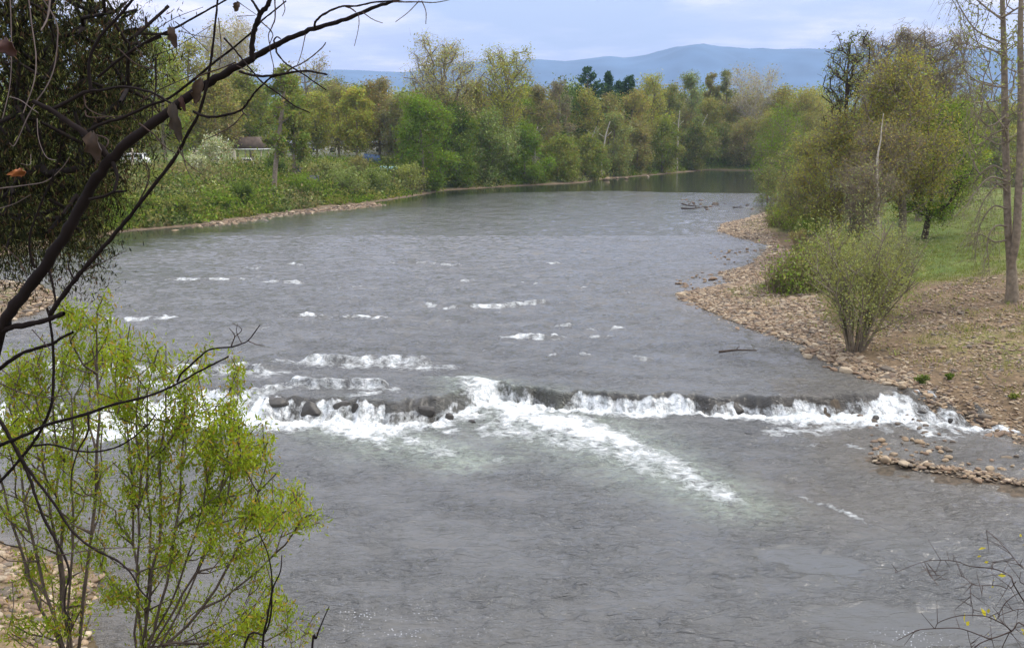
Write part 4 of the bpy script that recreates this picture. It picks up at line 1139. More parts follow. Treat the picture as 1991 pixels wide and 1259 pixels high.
cc = ca[pick][:, None, :] * np.exp(rs.normal(0, .18, (len(C), m, 1))) * np.exp(rs.normal(0, .15, (len(C), 1, 1)))
V, f, cv = leaves(rs, pos.reshape(-1, 3), .11, cc.reshape(-1, 3))
tw = rs.integers(0, len(C), 9000); a_ = C[tw, :3] + rs.normal(0, .5, (9000, 3)) * [1, 1, 0]; d_ = np.column_stack([rs.normal(0, .35, 9000), rs.normal(0, .35, 9000), np.ones(9000)]) * (hgt[tw] * rs.uniform(.5, 1.3, 9000))[:, None]
V2, f2 = prisms(a_, a_ + d_, np.full(9000, .014), np.full(9000, .004), 3)
tag(npmesh("undergrowth", np.concatenate([V, V2]), [np.concatenate([f, f2 + len(V)])], mats=[LEAF, W_BROWN], midx=np.concatenate([np.zeros(len(f)), np.ones(len(f2))]), cols=np.concatenate([cv, np.full((len(V2), 3), .15)])),
    'tangled brown and green undergrowth beneath the right bank trees', 'undergrowth', kind='stuff')
# shrubs one can tell apart on the left bank
for i, (px, py, top, hw, a, b_, lab) in enumerate([(672, 385, 318, 44, 'fresh', 'sage', 'feathery grey green shrub in the middle of the left bank'), (735, 380, 322, 36, 'sage', 'fresh', 'sage green shrub beside the pale green cover on the bank'), (590, 392, 335, 40, 'vivid', 'fresh', 'bright green shrub low on the bank right of the leaning tree'),
      (478, 408, 352, 34, 'fresh', 'deep', 'dark green shrub low on the bank left of the leaning tree'), (800, 376, 318, 34, 'ygreen', 'sage', 'yellowish shrub at the waterline left of the bright rounded tree'), (425, 418, 372, 30, 'vivid', 'fresh', 'round bright shrub above the gravel bar on the left bank'),
      (350, 425, 376, 34, 'fresh', 'olive', 'green shrub at the water edge under the dark forked limb'), (640, 350, 305, 40, 'olive', 'sage', 'olive shrub at the top of the left bank'), (540, 350, 300, 30, 'deep', 'fresh', 'very dark shrub behind the leaning tree trunk'),
      (700, 345, 300, 34, 'brown', 'olive', 'brown twiggy shrub near the top of the left bank'), (385, 345, 300, 28, 'sage', 'white', 'shrub with greyish blossom left of the park road'), (852, 372, 330, 26, 'fresh', 'vivid', 'small fresh shrub under the bright rounded tree'),
      (280, 425, 372, 36, 'fresh', 'olive', 'green shrub beside the wooden stairs'), (310, 380, 330, 34, 'olive', 'fresh', 'olive shrub higher up right of the wooden stairs')]):
    shrub_at(px, py, top, hw, a, b_, lab, 340 + i, 2800, .17, 12)
# grass and weeds on the right bank
C = scatter(rs, 9000, (.2, .62), (33, 150), lambda X, Y, s_, W_: (W_[0] > .6) & (s_ > 2.5) & (rs.random(len(X)) < np.where(Y > 58, .8, .10 + .5 * (fbm(X * .35, Y * .35, 3, 205) > .12))))
m = 9
u = rs.normal(0, 1, (len(C), m, 2)) * .16
root_ = np.repeat(C[:, None, :3], m, 1); root_[:, :, :2] += u
L = rs.uniform(.08, .24, (len(C), m)) * (.7 + .6 * rs.random((len(C), 1)))
tip = root_ + np.stack([rs.normal(0, .35, L.shape) * L, rs.normal(0, .35, L.shape) * L, L], -1)
side = np.stack([rs.normal(0, 1, L.shape), rs.normal(0, 1, L.shape), L * 0], -1) * .012
V = np.stack([root_ - side, root_ + side, tip], 2).reshape(-1, 3); root_n = len(V) // 3
g1 = np.array([.16, .21, .05]); g2 = np.array([.30, .26, .13])
tt = np.where(C[:, 1] > 58, rs.random(len(C)) * .4, rs.random(len(C)))[:, None]
cc = np.repeat((g1 * (1 - tt) + g2 * tt) * np.exp(rs.normal(0, .2, (len(C), 1))), m * 3, 0)
tag(npmesh("grass", V, np.arange(root_n * 3).reshape(-1, 3), LEAF, cols=cc), 'short grass and weeds on the right bank and field', 'grass', kind='stuff')
# ---------------------------------------------------------------- the dark limb hanging into the view on the left
W_LIMB = woodmat('limb', (.014, .010, .009)); W_TWIG = woodmat('twig', (.055, .038, .032))
def limb_tree():
    base = np.array([-2.95, 2.55, gz(-2.95, 2.55)])
    root = empty("overhanging_tree", tuple(base))
    tag(root, 'leafless dark tree whose thick forked limb crosses the upper left of the view', 'tree')
    def W3(pts, d0, d1):
        n = len(pts); out = []
        for i, p in enumerate(pts):
            D = d0 + (d1 - d0) * i / max(1, n - 1)
            out.append(aty(p[0], p[1], D) - base)
        return np.array(out)
    def rad(pts, w0, w1, d0, d1):
        n = len(pts); return [(w0 + (w1 - w0) * i / (n - 1)) * .5 / F * (d0 + (d1 - d0) * i / (n - 1)) for i in range(n)]
    rs = np.random.default_rng(12)
    def poly(name, pts, w, d0, d1, k=7, sub=4, mat=None, wob=.0):
        P = W3(pts, d0, d1); r = rad(pts, w[0], w[1], d0, d1)
        Q, rr = smooth_poly(P, r, sub)
        Q = Q + rs.normal(0, 1, Q.shape) * rr[:, None] * .12
        rr = rr * (1 + .10 * np.sin(np.arange(len(rr)) * 2.1) + .05 * rs.normal(0, 1, len(rr)))
        return Q, rr
    # trunk and main limb
    main = [(0, 640), (30, 592), (75, 535), (112, 478), (150, 412), (182, 355), (215, 312), (262, 265), (328, 215), (396, 168), (440, 140), (487, 115), (521, 97), (547, 81), (578, 69), (612, 56), (654, 44), (693, 29), (733, 13), (766, 3), (790, -6), (820, -20)]
    Q, rr = poly("", main, (34, 5), 3.0, 2.5, sub=4)
    ww = np.interp(np.linspace(0, 1, len(rr)), [0, .15, .30, .48, .6, .8, 1], [23, 21.5, 19.5, 14, 10.5, 7.5, 4])
    rr = ww * .5 / F * np.linspace(3, 2.5, len(rr)) * (1 + .07 * np.sin(np.arange(len(rr)) * 1.9))
    off = np.array([[0, 0, -.25], [.02, -.03, .35], [.25, .05, .75], [.75, .2, .98]])
    Q = np.vstack([off, Q]); rr = np.concatenate([[.11, .085, .07, .045], rr])
    Vs, f = tube_v(Q, rr, 12)
    npmesh("trunk", Vs, f, W_LIMB, root, smooth=True)
    # a second stem that carries the high twigs, outside the frame
    BR = [
     ([(215, 312), (190, 282), (160, 256), (130, 235), (100, 215), (64, 196)], (14, 8), 2.86, 2.9), ([(96, 216), (130, 198), (163, 180), (176, 172), (173, 120), (195, 72), (240, 22), (268, -14)], (7, 5), 2.9, 2.9),
     ([(176, 176), (200, 175), (240, 169), (290, 178), (322, 195), (352, 213)], (5, 4), 2.9, 2.8), ([(165, 258), (200, 240), (240, 228), (290, 205), (330, 190), (380, 152), (419, 120), (456, 91), (487, 65), (511, 39), (531, 23), (556, 2)], (6, 2.5), 2.9, 2.7),
     ([(190, 150), (240, 110), (290, 78), (340, 55), (400, 22), (446, -4)], (5, 3), 2.95, 2.9), ([(490, 114), (490, 86), (495, 57), (505, 29), (518, 13), (530, -12)], (10, 8), 2.62, 2.6),
     ([(504, 24), (495, 8), (484, -6)], (5, 3.5), 2.6, 2.6), ([(534, -8), (535, 34), (529, 52), (522, 68), (524, 85)], (2.6, 1.8), 2.58, 2.55), ([(424, -8), (419, 42), (411, 110), (403, 162), (388, 217), (364, 262), (340, 306), (284, 380), (244, 430), (200, 482), (183, 500), (145, 544), (110, 592), (98, 610)], (3.5, 10), 2.7, 2.9),
     ([(537, 94), (539, 104), (555, 123), (571, 133), (589, 144), (615, 162), (634, 175)], (3.4, 2.2), 2.58, 2.5), ([(466, 139), (490, 146), (516, 148), (547, 144), (573, 140), (597, 138), (615, 141), (636, 145)], (5, 3.4), 2.63, 2.5),
     ([(435, 74), (458, 99), (479, 125), (497, 146), (513, 163), (542, 183), (573, 206), (603, 219)], (3.4, 2.4), 2.6, 2.5), ([(376, 216), (396, 226), (420, 227), (450, 221), (470, 213), (484, 196), (497, 178), (513, 163), (526, 151), (544, 146)], (5, 3), 2.72, 2.6),
     ([(474, 220), (453, 243), (424, 260), (396, 273)], (2.2, 1.4), 2.62, 2.6), ([(471, 214), (473, 219), (480, 225)], (3, 1.8), 2.62, 2.62), ([(594, 66), (586, 104), (577, 130)], (1.8, 1.2), 2.55, 2.5), ([(556, 142), (570, 131), (584, 125), (607, 110), (628, 91), (633, 83)], (2.6, 2), 2.55, 2.5),
     ([(697, 26), (698, 45), (695, 65), (689, 90)], (1.6, 1.0), 2.5, 2.48), ([(705, 24), (725, 38), (744, 45)], (1.8, 1.2), 2.5, 2.48), ([(815, 2), (795, 23), (769, 43)], (1.8, 1.2), 2.45, 2.42), ([(820, 2), (828, 22), (828, 47)], (1.9, 1.3), 2.45, 2.42),
     ([(765, 3), (787, 4), (819, 4), (847, 5), (878, -1)], (3, 1.2), 2.45, 2.4), ([(613, 56), (612, 46), (617, 38), (628, 29), (652, 17), (670, 12), (693, 12), (727, 5), (765, 2)], (4.5, 3), 2.55, 2.47), ([(670, 12), (683, 17), (692, 24)], (2.6, 2.4), 2.5, 2.5),
     ([(534, 88), (533, 78), (539, 72), (546, 76)], (3.4, 2.2), 2.57, 2.57), ([(380, 151), (406, 141), (430, 133), (458, 121)], (2.6, 2.2), 2.75, 2.7), ([(460, 128), (495, 142)], (2, 1.5), 2.7, 2.7), ([(505, 40), (530, 65), (524, 90), (532, 130), (530, 150)], (2, 1.5), 2.6, 2.6),
     ([(168, 258), (210, 272), (195, 300), (186, 318)], (3, 2), 2.9, 2.85), ([(303, 112), (303, 170), (297, 205), (296, 230)], (3.4, 2.4), 2.9, 2.85), ([(230, 95), (265, 125), (303, 137), (296, 165)], (2.2, 1.8), 2.9, 2.9), ([(220, 315), (228, 345), (222, 372)], (7, 4.5), 2.84, 2.8), ([(175, 388), (200, 382), (222, 374), (246, 371)], (6, 4), 2.86, 2.82),
     ([(250, 425), (266, 400), (286, 360), (290, 335), (284, 316)], (3.2, 2.4), 2.84, 2.8), ([(284, 322), (289, 350)], (2, 1.2), 2.8, 2.8), ([(270, 240), (300, 262), (320, 285), (345, 300)], (3, 1.8), 2.8, 2.76), ([(345, 285), (362, 315), (392, 338)], (2.4, 1.3), 2.74, 2.7), ([(353, 288), (362, 325), (376, 352)], (2, 1.2), 2.74, 2.7),
     ([(68, 522), (58, 490), (60, 450), (78, 400), (100, 350), (118, 300)], (4.5, 2.5), 2.95, 2.9), ([(0, 645), (20, 636), (60, 629), (95, 620), (125, 608)], (12, 9), 3.0, 2.95), ([(144, 543), (134, 522), (132, 508)], (3.6, 2.2), 2.9, 2.9), ([(158, 531), (182, 516), (205, 507), (243, 488)], (2.6, 1.0), 2.9, 2.85),
     ([(-40, 740), (0, 716), (38, 689), (70, 677), (99, 669), (120, 656), (142, 645)], (8, 5), 3.05, 2.95), ([(-60, 890), (-20, 872), (23, 856), (60, 840), (95, 824), (172, 803), (213, 788), (282, 771), (332, 752), (381, 725), (410, 710), (444, 693)], (8, 3), 3.1, 2.75),
     ([(345, 741), (352, 727), (372, 708), (389, 693), (404, 681), (425, 676), (450, 674), (470, 668), (484, 660), (505, 632)], (4.4, 2), 2.85, 2.7), ([(450, 672), (456, 652), (446, 638)], (2.4, 1.2), 2.75, 2.72), ([(456, 655), (470, 640), (452, 628)], (1.8, 1), 2.73, 2.7), ([(482, 662), (500, 670), (515, 671)], (2, 1), 2.72, 2.7), ([(470, 668), (460, 645), (462, 630)], (1.8, 1), 2.73, 2.7),
     ([(92, 598), (97, 625), (101, 650), (104, 690), (104, 730), (101, 780), (88, 818), (66, 858), (36, 895), (0, 935), (-40, 965)], (4.5, 6.5), 2.95, 3.05), ([(-20, 800), (0, 819), (22, 855), (44, 898), (58, 930), (69, 964), (87, 1011), (120, 1070), (135, 1113), (128, 1146), (126, 1183), (139, 1206)], (8, 3), 3.1, 2.9),
     ([(40, 888), (69, 931), (106, 979), (139, 1030), (182, 1066), (226, 1088), (255, 1114), (273, 1146), (294, 1168)], (5.4, 3), 3.0, 2.8), ([(66, 866), (102, 864), (157, 877), (204, 875), (244, 860), (284, 829), (303, 805)], (4.4, 2.4), 3.0, 2.8),
     ([(171, 803), (171, 840), (153, 873), (140, 917), (138, 958)], (4.2, 2), 2.9, 2.85), ([(120, 1078), (180, 1068), (230, 1064), (300, 1064)], (2.6, 1.5), 2.9, 2.8), ([(0, 745), (40, 762), (90, 772), (140, 765)], (2.4, 1.6), 3, 2.9), ([(10, 480), (40, 510), (55, 545)], (2, 1.4), 3, 3), ([(95, 525), (103, 555), (108, 588)], (5, 4), 3.2, 3.2), ([(62, 640), (85, 665), (98, 680)], (2, 1.4), 2.98, 2.95),
     ([(250, 0), (215, 40), (190, 60)], (2.2, 1.2), 2.9, 2.9), ([(300, 60), (340, 35), (395, 14)], (1.6, .8), 2.9, 2.85), ([(340, 42), (375, 70), (405, 100)], (1.8, 1.2), 2.88, 2.85), ([(300, 108), (345, 90), (410, 50)], (1.8, 1), 2.9, 2.85), ([(425, 35), (430, 92), (427, 130)], (1.6, 1.2), 2.7, 2.7), ([(348, 60), (385, 70), (425, 75)], (1.5, 1), 2.8, 2.8),
     ([(262, 90), (300, 135), (335, 148)], (1.8, 1), 2.9, 2.9), ([(270, 200), (310, 175), (372, 147)], (2.4, 1.5), 2.86, 2.8), ([(255, 205), (262, 235), (265, 225)], (1.6, 1), 2.86, 2.86), ([(165, 215), (175, 228), (240, 226)], (2.6, 1.6), 2.9, 2.88), ([(163, 185), (168, 208), (190, 222), (218, 228)], (2.2, 1.4), 2.9, 2.88),
     ([(460, 2), (500, 30)], (1.6, 1), 2.6, 2.6), ([(461, 32), (496, 30)], (1.5, 1), 2.6, 2.6), ([(550, 0), (554, 18), (549, 32)], (1.8, 1.2), 2.55, 2.55)]
    for pts, w, d0, d1 in BR:
        Q, rr = poly("", pts, (w[0] * 1.08, w[1] * 1.05), d0, d1, sub=5)
        V, f = tube_v(Q, rr, 7)
        npmesh("branch", V, f, W_LIMB if w[0] > 3.2 else W_TWIG, root, smooth=True)
    # pale whips and vines in front of the cedar
    V_ = [([(78, -10), (108, 40), (112, 80), (100, 150), (60, 215), (30, 280), (18, 278)], 2.6), ([(20, -10), (22, 80), (20, 160), (5, 230)], 2.2), ([(98, -10), (92, 35), (80, 60)], 4), ([(55, -10), (62, 50), (70, 110), (66, 160), (45, 220)], 2.6), ([(18, 188), (40, 195), (60, 210), (75, 220)], 1.8),
          ([(0, 366), (50, 360), (90, 352), (122, 325), (135, 305)], 2.4), ([(0, 405), (30, 395), (60, 378)], 2.2), ([(72, 230), (75, 270), (90, 305), (110, 312)], 1.6), ([(60, 300), (58, 320), (40, 318)], 1.3)]
    for pts, w in V_:
        Q, rr = poly("", pts, (w, w * .7), 3.2, 3.1, sub=5); V, f = tube_v(Q, rr, 5)
        npmesh("branch", V, f, W_PALE_TW, root, smooth=True)
    # curled dead leaves still hanging on
    for (px, py, w_, h_, rot, D, c) in [(338, 72, 20, 44, .1, 2.88, 0), (386, 178, 24, 60, -.35, 2.78, 0), (344, 238, 26, 84, .12, 2.74, 1), (186, 285, 34, 66, .1, 2.84, 2), (40, 335, 36, 18, .35, 2.9, 3), (18, 92, 34, 40, .5, 2.95, 4), (356, 202, 12, 34, .2, 2.78, 4), (461, 14, 15, 22, -.5, 2.6, 0)]:
        ctr = aty(px, py, D) - base
        m, n_ = 7, 9; Vv = []
        for j in range(n_):
            v = j / (n_ - 1); wd_ = math.sin(math.pi * (.06 + .90 * v)) ** .7 * (1 + .25 * math.sin(v * 17 + px))
            for i in range(m):
                u_ = i / (m - 1) * 2 - 1
                a = u_ * 1.5
                X = math.sin(a) * .5 * wd_; Yd = (1 - math.cos(a)) * .45 * wd_ + .15 * math.sin(v * 5)
                Z = .5 - v + .06 * math.sin(a * 4 + v * 9)
                X, Z = X * w_ * .85 / F * D, Z * h_ * .85 / F * D
                X, Z = X * math.cos(rot) - Z * math.sin(rot), X * math.sin(rot) + Z * math.cos(rot)
                Vv.append(ctr + np.array([X, -Yd * w_ / F * D, Z]))
        col = [(.060, .036, .020), (.045, .032, .020), (.050, .030, .018), (.26, .085, .020), (.060, .022, .014)][c]
        npmesh("dead_leaf", Vv, gridfaces(n_, m), plain("dead_leaf", col, .7, .3, 60), root, smooth=True)
W_PALE_TW = woodmat('paletwig', (.12, .095, .085))
limb_tree()
# ---------------------------------------------------------------- cedar
def cedar():
    D = 12.5
    bx = -.60 * D; base = np.array([bx, D, gz(bx, D)])
    root = empty("cedar_tree", tuple(base)); tag(root, 'dark shaggy cedar with hanging sprays filling the upper left corner', 'tree')
    rs = np.random.default_rng(31)
    H = 12 - base[2] + 3
    Ts = []
    for (px, py, rx, ry, m) in [(40, 20, 110, 70, 60), (170, 30, 90, 60, 50), (250, 60, 45, 50, 26), (200, 130, 80, 60, 40), (80, 130, 100, 80, 50), (240, 190, 50, 50, 24), (150, 220, 90, 60, 46), (40, 250, 90, 70, 46), (200, 300, 45, 45, 22), (120, 330, 90, 60, 40),
                               (30, 380, 80, 60, 36), (140, 420, 65, 50, 26), (50, 440, 60, 45, 20), (165, 390, 40, 60, 16), (-120, 100, 140, 160, 60), (-120, 350, 120, 140, 50), (60, -80, 160, 60, 40)]:
        v = rs.normal(0, .55, (m, 2)); P = [aty(px + a * rx, py + b_ * ry, D + rs.normal(0, .8)) - base for a, b_ in v]
        Ts += P
    tr = [np.array([.05 * math.sin(i), 0, -.3 + (H + .3) * i / 12]) for i in range(13)]
    A, par, ends = grow(rs, tr, np.array(Ts), up=-.15, step=.5, jit=.1)
    r = radii(par, .006, .16)
    V, f = wood(A, par, r, 5)
    npmesh("trunk", V, f, W_LIMB, root)
    n = 78000
    outer = np.concatenate([A[ends], A[par[ends]], A[ends]])
    i = rs.integers(0, len(outer), n)
    drop = np.abs(rs.normal(0, .42, n))
    pos = outer[i] + rs.normal(0, .13, (n, 3)); pos[:, 2] -= drop * .9
    c1 = np.array([.022, .026, .012]); c2 = np.array([.090, .095, .030]); c3 = np.array([.060, .038, .022])
    k = rs.random(n)
    c = np.where((k < .62)[:, None], c1, np.where((k < .82)[:, None], c2, c3)) * np.exp(rs.normal(0, .35, (n, 1)))
    V, f, cc = leaves(rs, pos, .015, c, droop=1.6, aspect=4.2)
    npmesh("crown", V, f, leafmat("cedar_sprays", .12), root, cols=cc)
cedar()
# ---------------------------------------------------------------- leafy saplings below the camera
LEAFS = leafmat("sapling_leaves", .5)
def sapling(bpx, D, lobes_, label, seed, n, leaf=.045, trunk_r=.03, topz=None, stems=3, spread=.35, dens=1.0):
    rs = np.random.default_rng(seed)
    g = aty(bpx, 1330, D); base = np.array([g[0], D, gz(g[0], D)])
    root = empty("sapling", tuple(base)); tag(root, label, 'sapling')
    Ts, Wt = [], []
    for (px, py, rx, ry, m) in lobes_:
        m = int(m * 1.0)
        dd = D + rs.normal(0, spread)
        for _ in range(m):
            a, b_ = rs.normal(0, .5, 2)
            Ts.append(aty(px + a * rx, py + b_ * ry, dd + rs.normal(0, .22)) - base)
    Ts = np.array(Ts)
    allV, allF, nv, E, Pn = [], [], 0, [], []
    grp = np.digitize(Ts[:, 0] + rs.normal(0, .12, len(Ts)), np.quantile(Ts[:, 0], np.linspace(0, 1, stems + 1)[1:-1])) if stems > 1 else np.zeros(len(Ts), int)
    for s_ in range(stems):
        T_ = Ts[grp == s_]
        top = T_[np.argmax(T_[:, 2])]
        mx = T_.mean(0)
        b0 = np.array([rs.normal(0, .07), rs.normal(0, .06), -.2])
        ex = np.array([mx[0] * .55 + top[0] * .45, mx[1], max(mx[2] + .5, top[2] * .9)])
        hub = aty(bpx, 1285, D) - base + rs.normal(0, .05, 3)
        tr = [b0 + (hub - b0) * t for t in np.linspace(0, 1, 5)[:-1]] + [hub + (ex - hub) * t + np.array([(ex[0] - hub[0]) * .12 * math.sin(t * math.pi), 0, .10 * math.sin(t * math.pi) * -abs(ex[0] - hub[0])]) + rs.normal(0, .015, 3) for t in np.linspace(0, 1, 10)]
        A, par, ends = grow(rs, tr, T_, up=1.3, step=.22, pathw=.42, jit=.07)
        r = radii(par, .0022, trunk_r * (.8 + .4 * rs.random()))
        V, f = wood(A, par, r, 6)
        npmesh("stem", V, f, W_SAP, root, smooth=True)
        E.append(A[ends]); Pn.append(A[par[np.array(ends)]])
    E = np.concatenate(E); Pn = np.concatenate(Pn)
    i = rs.integers(0, len(E), n); u = rs.random((n, 1)) ** .8 * 1.2
    pos = Pn[i] + (E[i] - Pn[i]) * u + rs.normal(0, .055, (n, 3)); pos[:, 2] -= rs.random(n) * .05
    tone = rs.random(len(E))
    c1 = np.array([.29, .36, .032]); c2 = np.array([.19, .27, .030]); c3 = np.array([.33, .23, .045])
    tt = np.clip(tone[i] + rs.normal(0, .25, n), 0, 1)[:, None]
    c = c1 * (1 - tt) + c2 * tt
    c = np.where((rs.random(n) < .15)[:, None], c3, c) * np.exp(rs.normal(0, .18, (n, 1)))
    V, f, cc = leaves(rs, pos, leaf * .40, c, droop=1.1, aspect=2.7, szvar=.3)
    npmesh("crown", V, f, LEAFS, root, cols=cc)
W_SAP = woodmat('sapling', (.095, .075, .062))
sapling(285, 9.2, [(445, 800, 45, 45, 16), (480, 880, 50, 50, 30), (430, 860, 60, 70, 40), (385, 700, 22, 40, 10), (460, 722, 14, 30, 7), (370, 800, 55, 60, 30), (310, 690, 26, 50, 14), (240, 690, 34, 50, 18), (235, 770, 60, 60, 32), (300, 850, 60, 60, 32), (500, 980, 50, 45, 28),
                   (570, 950, 34, 14, 10), (600, 1000, 22, 14, 7), (545, 1010, 34, 24, 12), (410, 960, 70, 60, 36), (400, 1040, 80, 50, 30), (270, 950, 70, 70, 34), (320, 1080, 60, 50, 18), (480, 1080, 60, 36, 14), (510, 1190, 50, 50, 22), (450, 1230, 60, 40, 16),
                   (230, 1150, 44, 40, 14), (300, 1220, 60, 40, 16), (370, 1160, 60, 40, 12), (505, 1130, 30, 30, 8), (190, 1050, 50, 60, 14)],
        'largest many stemmed sapling with yellow green leaves reaching right over the river', 61, 28000, stems=9, trunk_r=.014)
sapling(140, 9.8, [(150, 610, 34, 34, 14), (205, 620, 14, 44, 8), (190, 690, 30, 50, 14), (120, 690, 60, 50, 26), (40, 720, 50, 50, 22), (70, 790, 70, 50, 30), (150, 800, 50, 60, 24), (30, 870, 50, 60, 18), (120, 900, 60, 60, 20), (180, 930, 40, 60, 14), (40, 980, 60, 50, 14), (110, 1040, 60, 50, 16),
                   (60, 1110, 60, 50, 16), (140, 1160, 50, 50, 14), (50, 1210, 60, 40, 14), (-60, 900, 60, 150, 26), (-50, 700, 50, 60, 14)],
        'upright sapling with a straight grey stem and pale green top at the lower left', 62, 17500, stems=6, trunk_r=.016)
sapling(570, 10.0, [(600, 1200, 18, 16, 6), (592, 1225, 14, 14, 5), (480, 1240, 40, 30, 12), (420, 1255, 40, 20, 8)], 'small sapling tip with a few leaves at the bottom edge of the water', 63, 420, stems=1, trunk_r=.009)
# two dry whips rising right of the saplings
for i, (pts, lab) in enumerate([([(508, 1300), (520, 1200), (529, 1140), (522, 1080), (500, 1028)], 'long curved dry whip rising at the right side of the saplings'), ([(605, 1290), (615, 1240), (628, 1205), (640, 1178)], 'short dry whip standing at the bottom edge right of the saplings'),
                                ([(548, 1078), (545, 1110), (530, 1146), (527, 1190), (515, 1230), (470, 1290)], 'bent dry whip below the right hand leaf sprays')]):
    P = [aty(a, b_, 7.6) for a, b_ in pts]; 
    if pts[0][1] < pts[-1][1]: P = P[::-1]
    P = [np.array([P[0][0] - .2, 7.6, gz(P[0][0], 7.6) - .05])] + P
    Q, rr = smooth_poly(P, np.linspace(.011, .004, len(P)), 6)
    tag(MB().tube(Q, rr, 6).build("dry_whip", W_LIMB, smooth=True), lab, 'twig')
# ---------------------------------------------------------------- twiggy shrub at the lower right
def twiggy():
    D = 4.6
    b0 = aty(2080, 1300, D); base = np.array([b0[0], D, gz(b0[0], D)])
    root = empty("twiggy_shrub", tuple(base)); tag(root, 'nearly leafless twiggy shrub with a few yellow leaves in the lower right corner', 'shrub')
    rs = np.random.default_rng(19)
    L = [([(2080, 1330), (1991, 1215), (1967, 1226), (1928, 1240), (1908, 1235), (1881, 1225), (1859, 1220), (1817, 1221), (1784, 1224), (1768, 1232), (1744, 1244)], 3.4, 1.2), ([(1967, 1226), (1952, 1213), (1932, 1203), (1910, 1196), (1866, 1196), (1827, 1208), (1818, 1221)], 3, 1.3),
         ([(2060, 1250), (2000, 1180), (1972, 1137), (1964, 1119), (1932, 1105), (1886, 1100), (1861, 1091), (1829, 1088), (1797, 1091), (1760, 1104), (1741, 1113)], 3, 1), ([(1797, 1091), (1810, 1117), (1824, 1138)], 1.6, 1), ([(1802, 1093), (1827, 1120), (1848, 1128)], 1.6, 1),
         ([(1975, 1130), (1962, 1144), (1940, 1137), (1896, 1137), (1880, 1125), (1861, 1115)], 2, 1.1), ([(2060, 1160), (1991, 1105), (1974, 1088), (1960, 1070), (1935, 1045), (1918, 1030)], 2.4, 1), ([(1974, 1088), (1950, 1091), (1920, 1094)], 1.5, .9), ([(1891, 1262), (1905, 1250), (1928, 1240)], 2.5, 2.2),
         ([(2040, 1200), (1991, 1183), (1952, 1192), (1940, 1200)], 2, 1), ([(1940, 1200), (1952, 1175), (1969, 1159), (1991, 1147)], 1.6, 1.4), ([(1886, 1138), (1888, 1165), (1893, 1190)], 1.5, 1.1), ([(1991, 1135), (1983, 1128), (1985, 1110)], 2, 1), ([(1881, 1225), (1885, 1245), (1889, 1257)], 1.5, 1.3), ([(1963, 1228), (1950, 1255), (1945, 1275)], 2, 1.6), ([(1928, 1108), (1930, 1094)], 2.2, 1.2), ([(1910, 1138), (1909, 1160)], 1.6, 1)]
    Vs, fs, n = [], [], 0; pts_all = []
    for pts, w0, w1 in L:
        P = [aty(a, b_, D + .25 * math.sin(a * .01 + b_ * .02)) - base for a, b_ in pts]
        Q, rr = smooth_poly(P, np.linspace(w0, w1, len(P)) * .5 / F * D, 4); v, f = tube_v(Q, rr, 5); Vs.append(v); fs.append(f + n); n += len(v); pts_all.append(Q)
    A = np.concatenate(pts_all)
    for q in A[rs.integers(0, len(A), 90)]:
        d = rs.normal(0, 1, 3); d /= np.linalg.norm(d); l = rs.uniform(.03, .13)
        v, f = prisms(np.array([q]), np.array([q + d * l]), np.array([.0018]), np.array([.0008]), 4); Vs.append(v); fs.append(f + n); n += len(v)
    s0, s1 = np.array([0, 0, -.1]), aty(2080, 1330, D) - base
    Q, rr = smooth_poly([s0, s0 * .5 + s1 * .5 + [.03, 0, 0], s1], [.012, .008, .004], 6); v, f = tube_v(Q, rr, 6); Vs.append(v); fs.append(f + n); n += len(v)
    for e in ((2060, 1250), (2060, 1160), (2040, 1200)):
        e3 = aty(e[0], e[1], D) - base; v, f = tube_v(np.array([s1, (s1 + e3) / 2 + [.02, 0, .02], e3]), [.005, .004, .003], 5); Vs.append(v); fs.append(f + n); n += len(v)
    npmesh("stems", np.concatenate(Vs), fs, W_TWIG, root, smooth=True)
    lp = [aty(a, b_, D) - base for a, b_ in [(1904, 1081), (1910, 1066), (1918, 1092), (1948, 1118), (1932, 1128), (1882, 1211), (1876, 1200), (1912, 1190), (1922, 1187), (1935, 1199), (1921, 1232), (1984, 1040), (1990, 1058), (1930, 1140), (1916, 1258), (1925, 1160), (1988, 1224), (1992, 1232)]]
    lp = np.array(lp); c = np.array([.42, .38, .04])[None] * np.exp(rs.normal(0, .15, (len(lp), 1)))
    V, f, cc = leaves(rs, lp, .022, c, aspect=1.4)
    npmesh("leaves", V, f, LEAFS, root, cols=cc)
twiggy()
# ---------------------------------------------------------------- stones
def ico(sub):
    t = (1 + 5 ** .5) / 2
    v = [(-1, t, 0), (1, t, 0), (-1, -t, 0), (1, -t, 0), (0, -1, t), (0, 1, t), (0, -1, -t), (0, 1, -t), (t, 0, -1), (t, 0, 1), (-t, 0, -1), (-t, 0, 1)]
    f = [(0, 11, 5), (0, 5, 1), (0, 1, 7), (0, 7, 10), (0, 10, 11), (1, 5, 9), (5, 11, 4), (11, 10, 2), (10, 7, 6), (7, 1, 8), (3, 9, 4), (3, 4, 2), (3, 2, 6), (3, 6, 8), (3, 8, 9), (4, 9, 5), (2, 4, 11), (6, 2, 10), (8, 6, 7), (9, 8, 1)]
    v = [np.array(p) / np.linalg.norm(p) for p in v]
    for _ in range(sub):
        c = {}; nf = []
        def mid(a, b):
            k = (min(a, b), max(a, b))
            if k not in c:
                p = v[a] + v[b]; v.append(p / np.linalg.norm(p)); c[k] = len(v) - 1
            return c[k]
        for a, b_, d in f:
            x1, x2, x3 = mid(a, b_), mid(b_, d), mid(d, a)
            nf += [(a, x1, x3), (b_, x2, x1), (d, x3, x2), (x1, x2, x3)]
        f = nf
    return np.array(v), np.array(f)
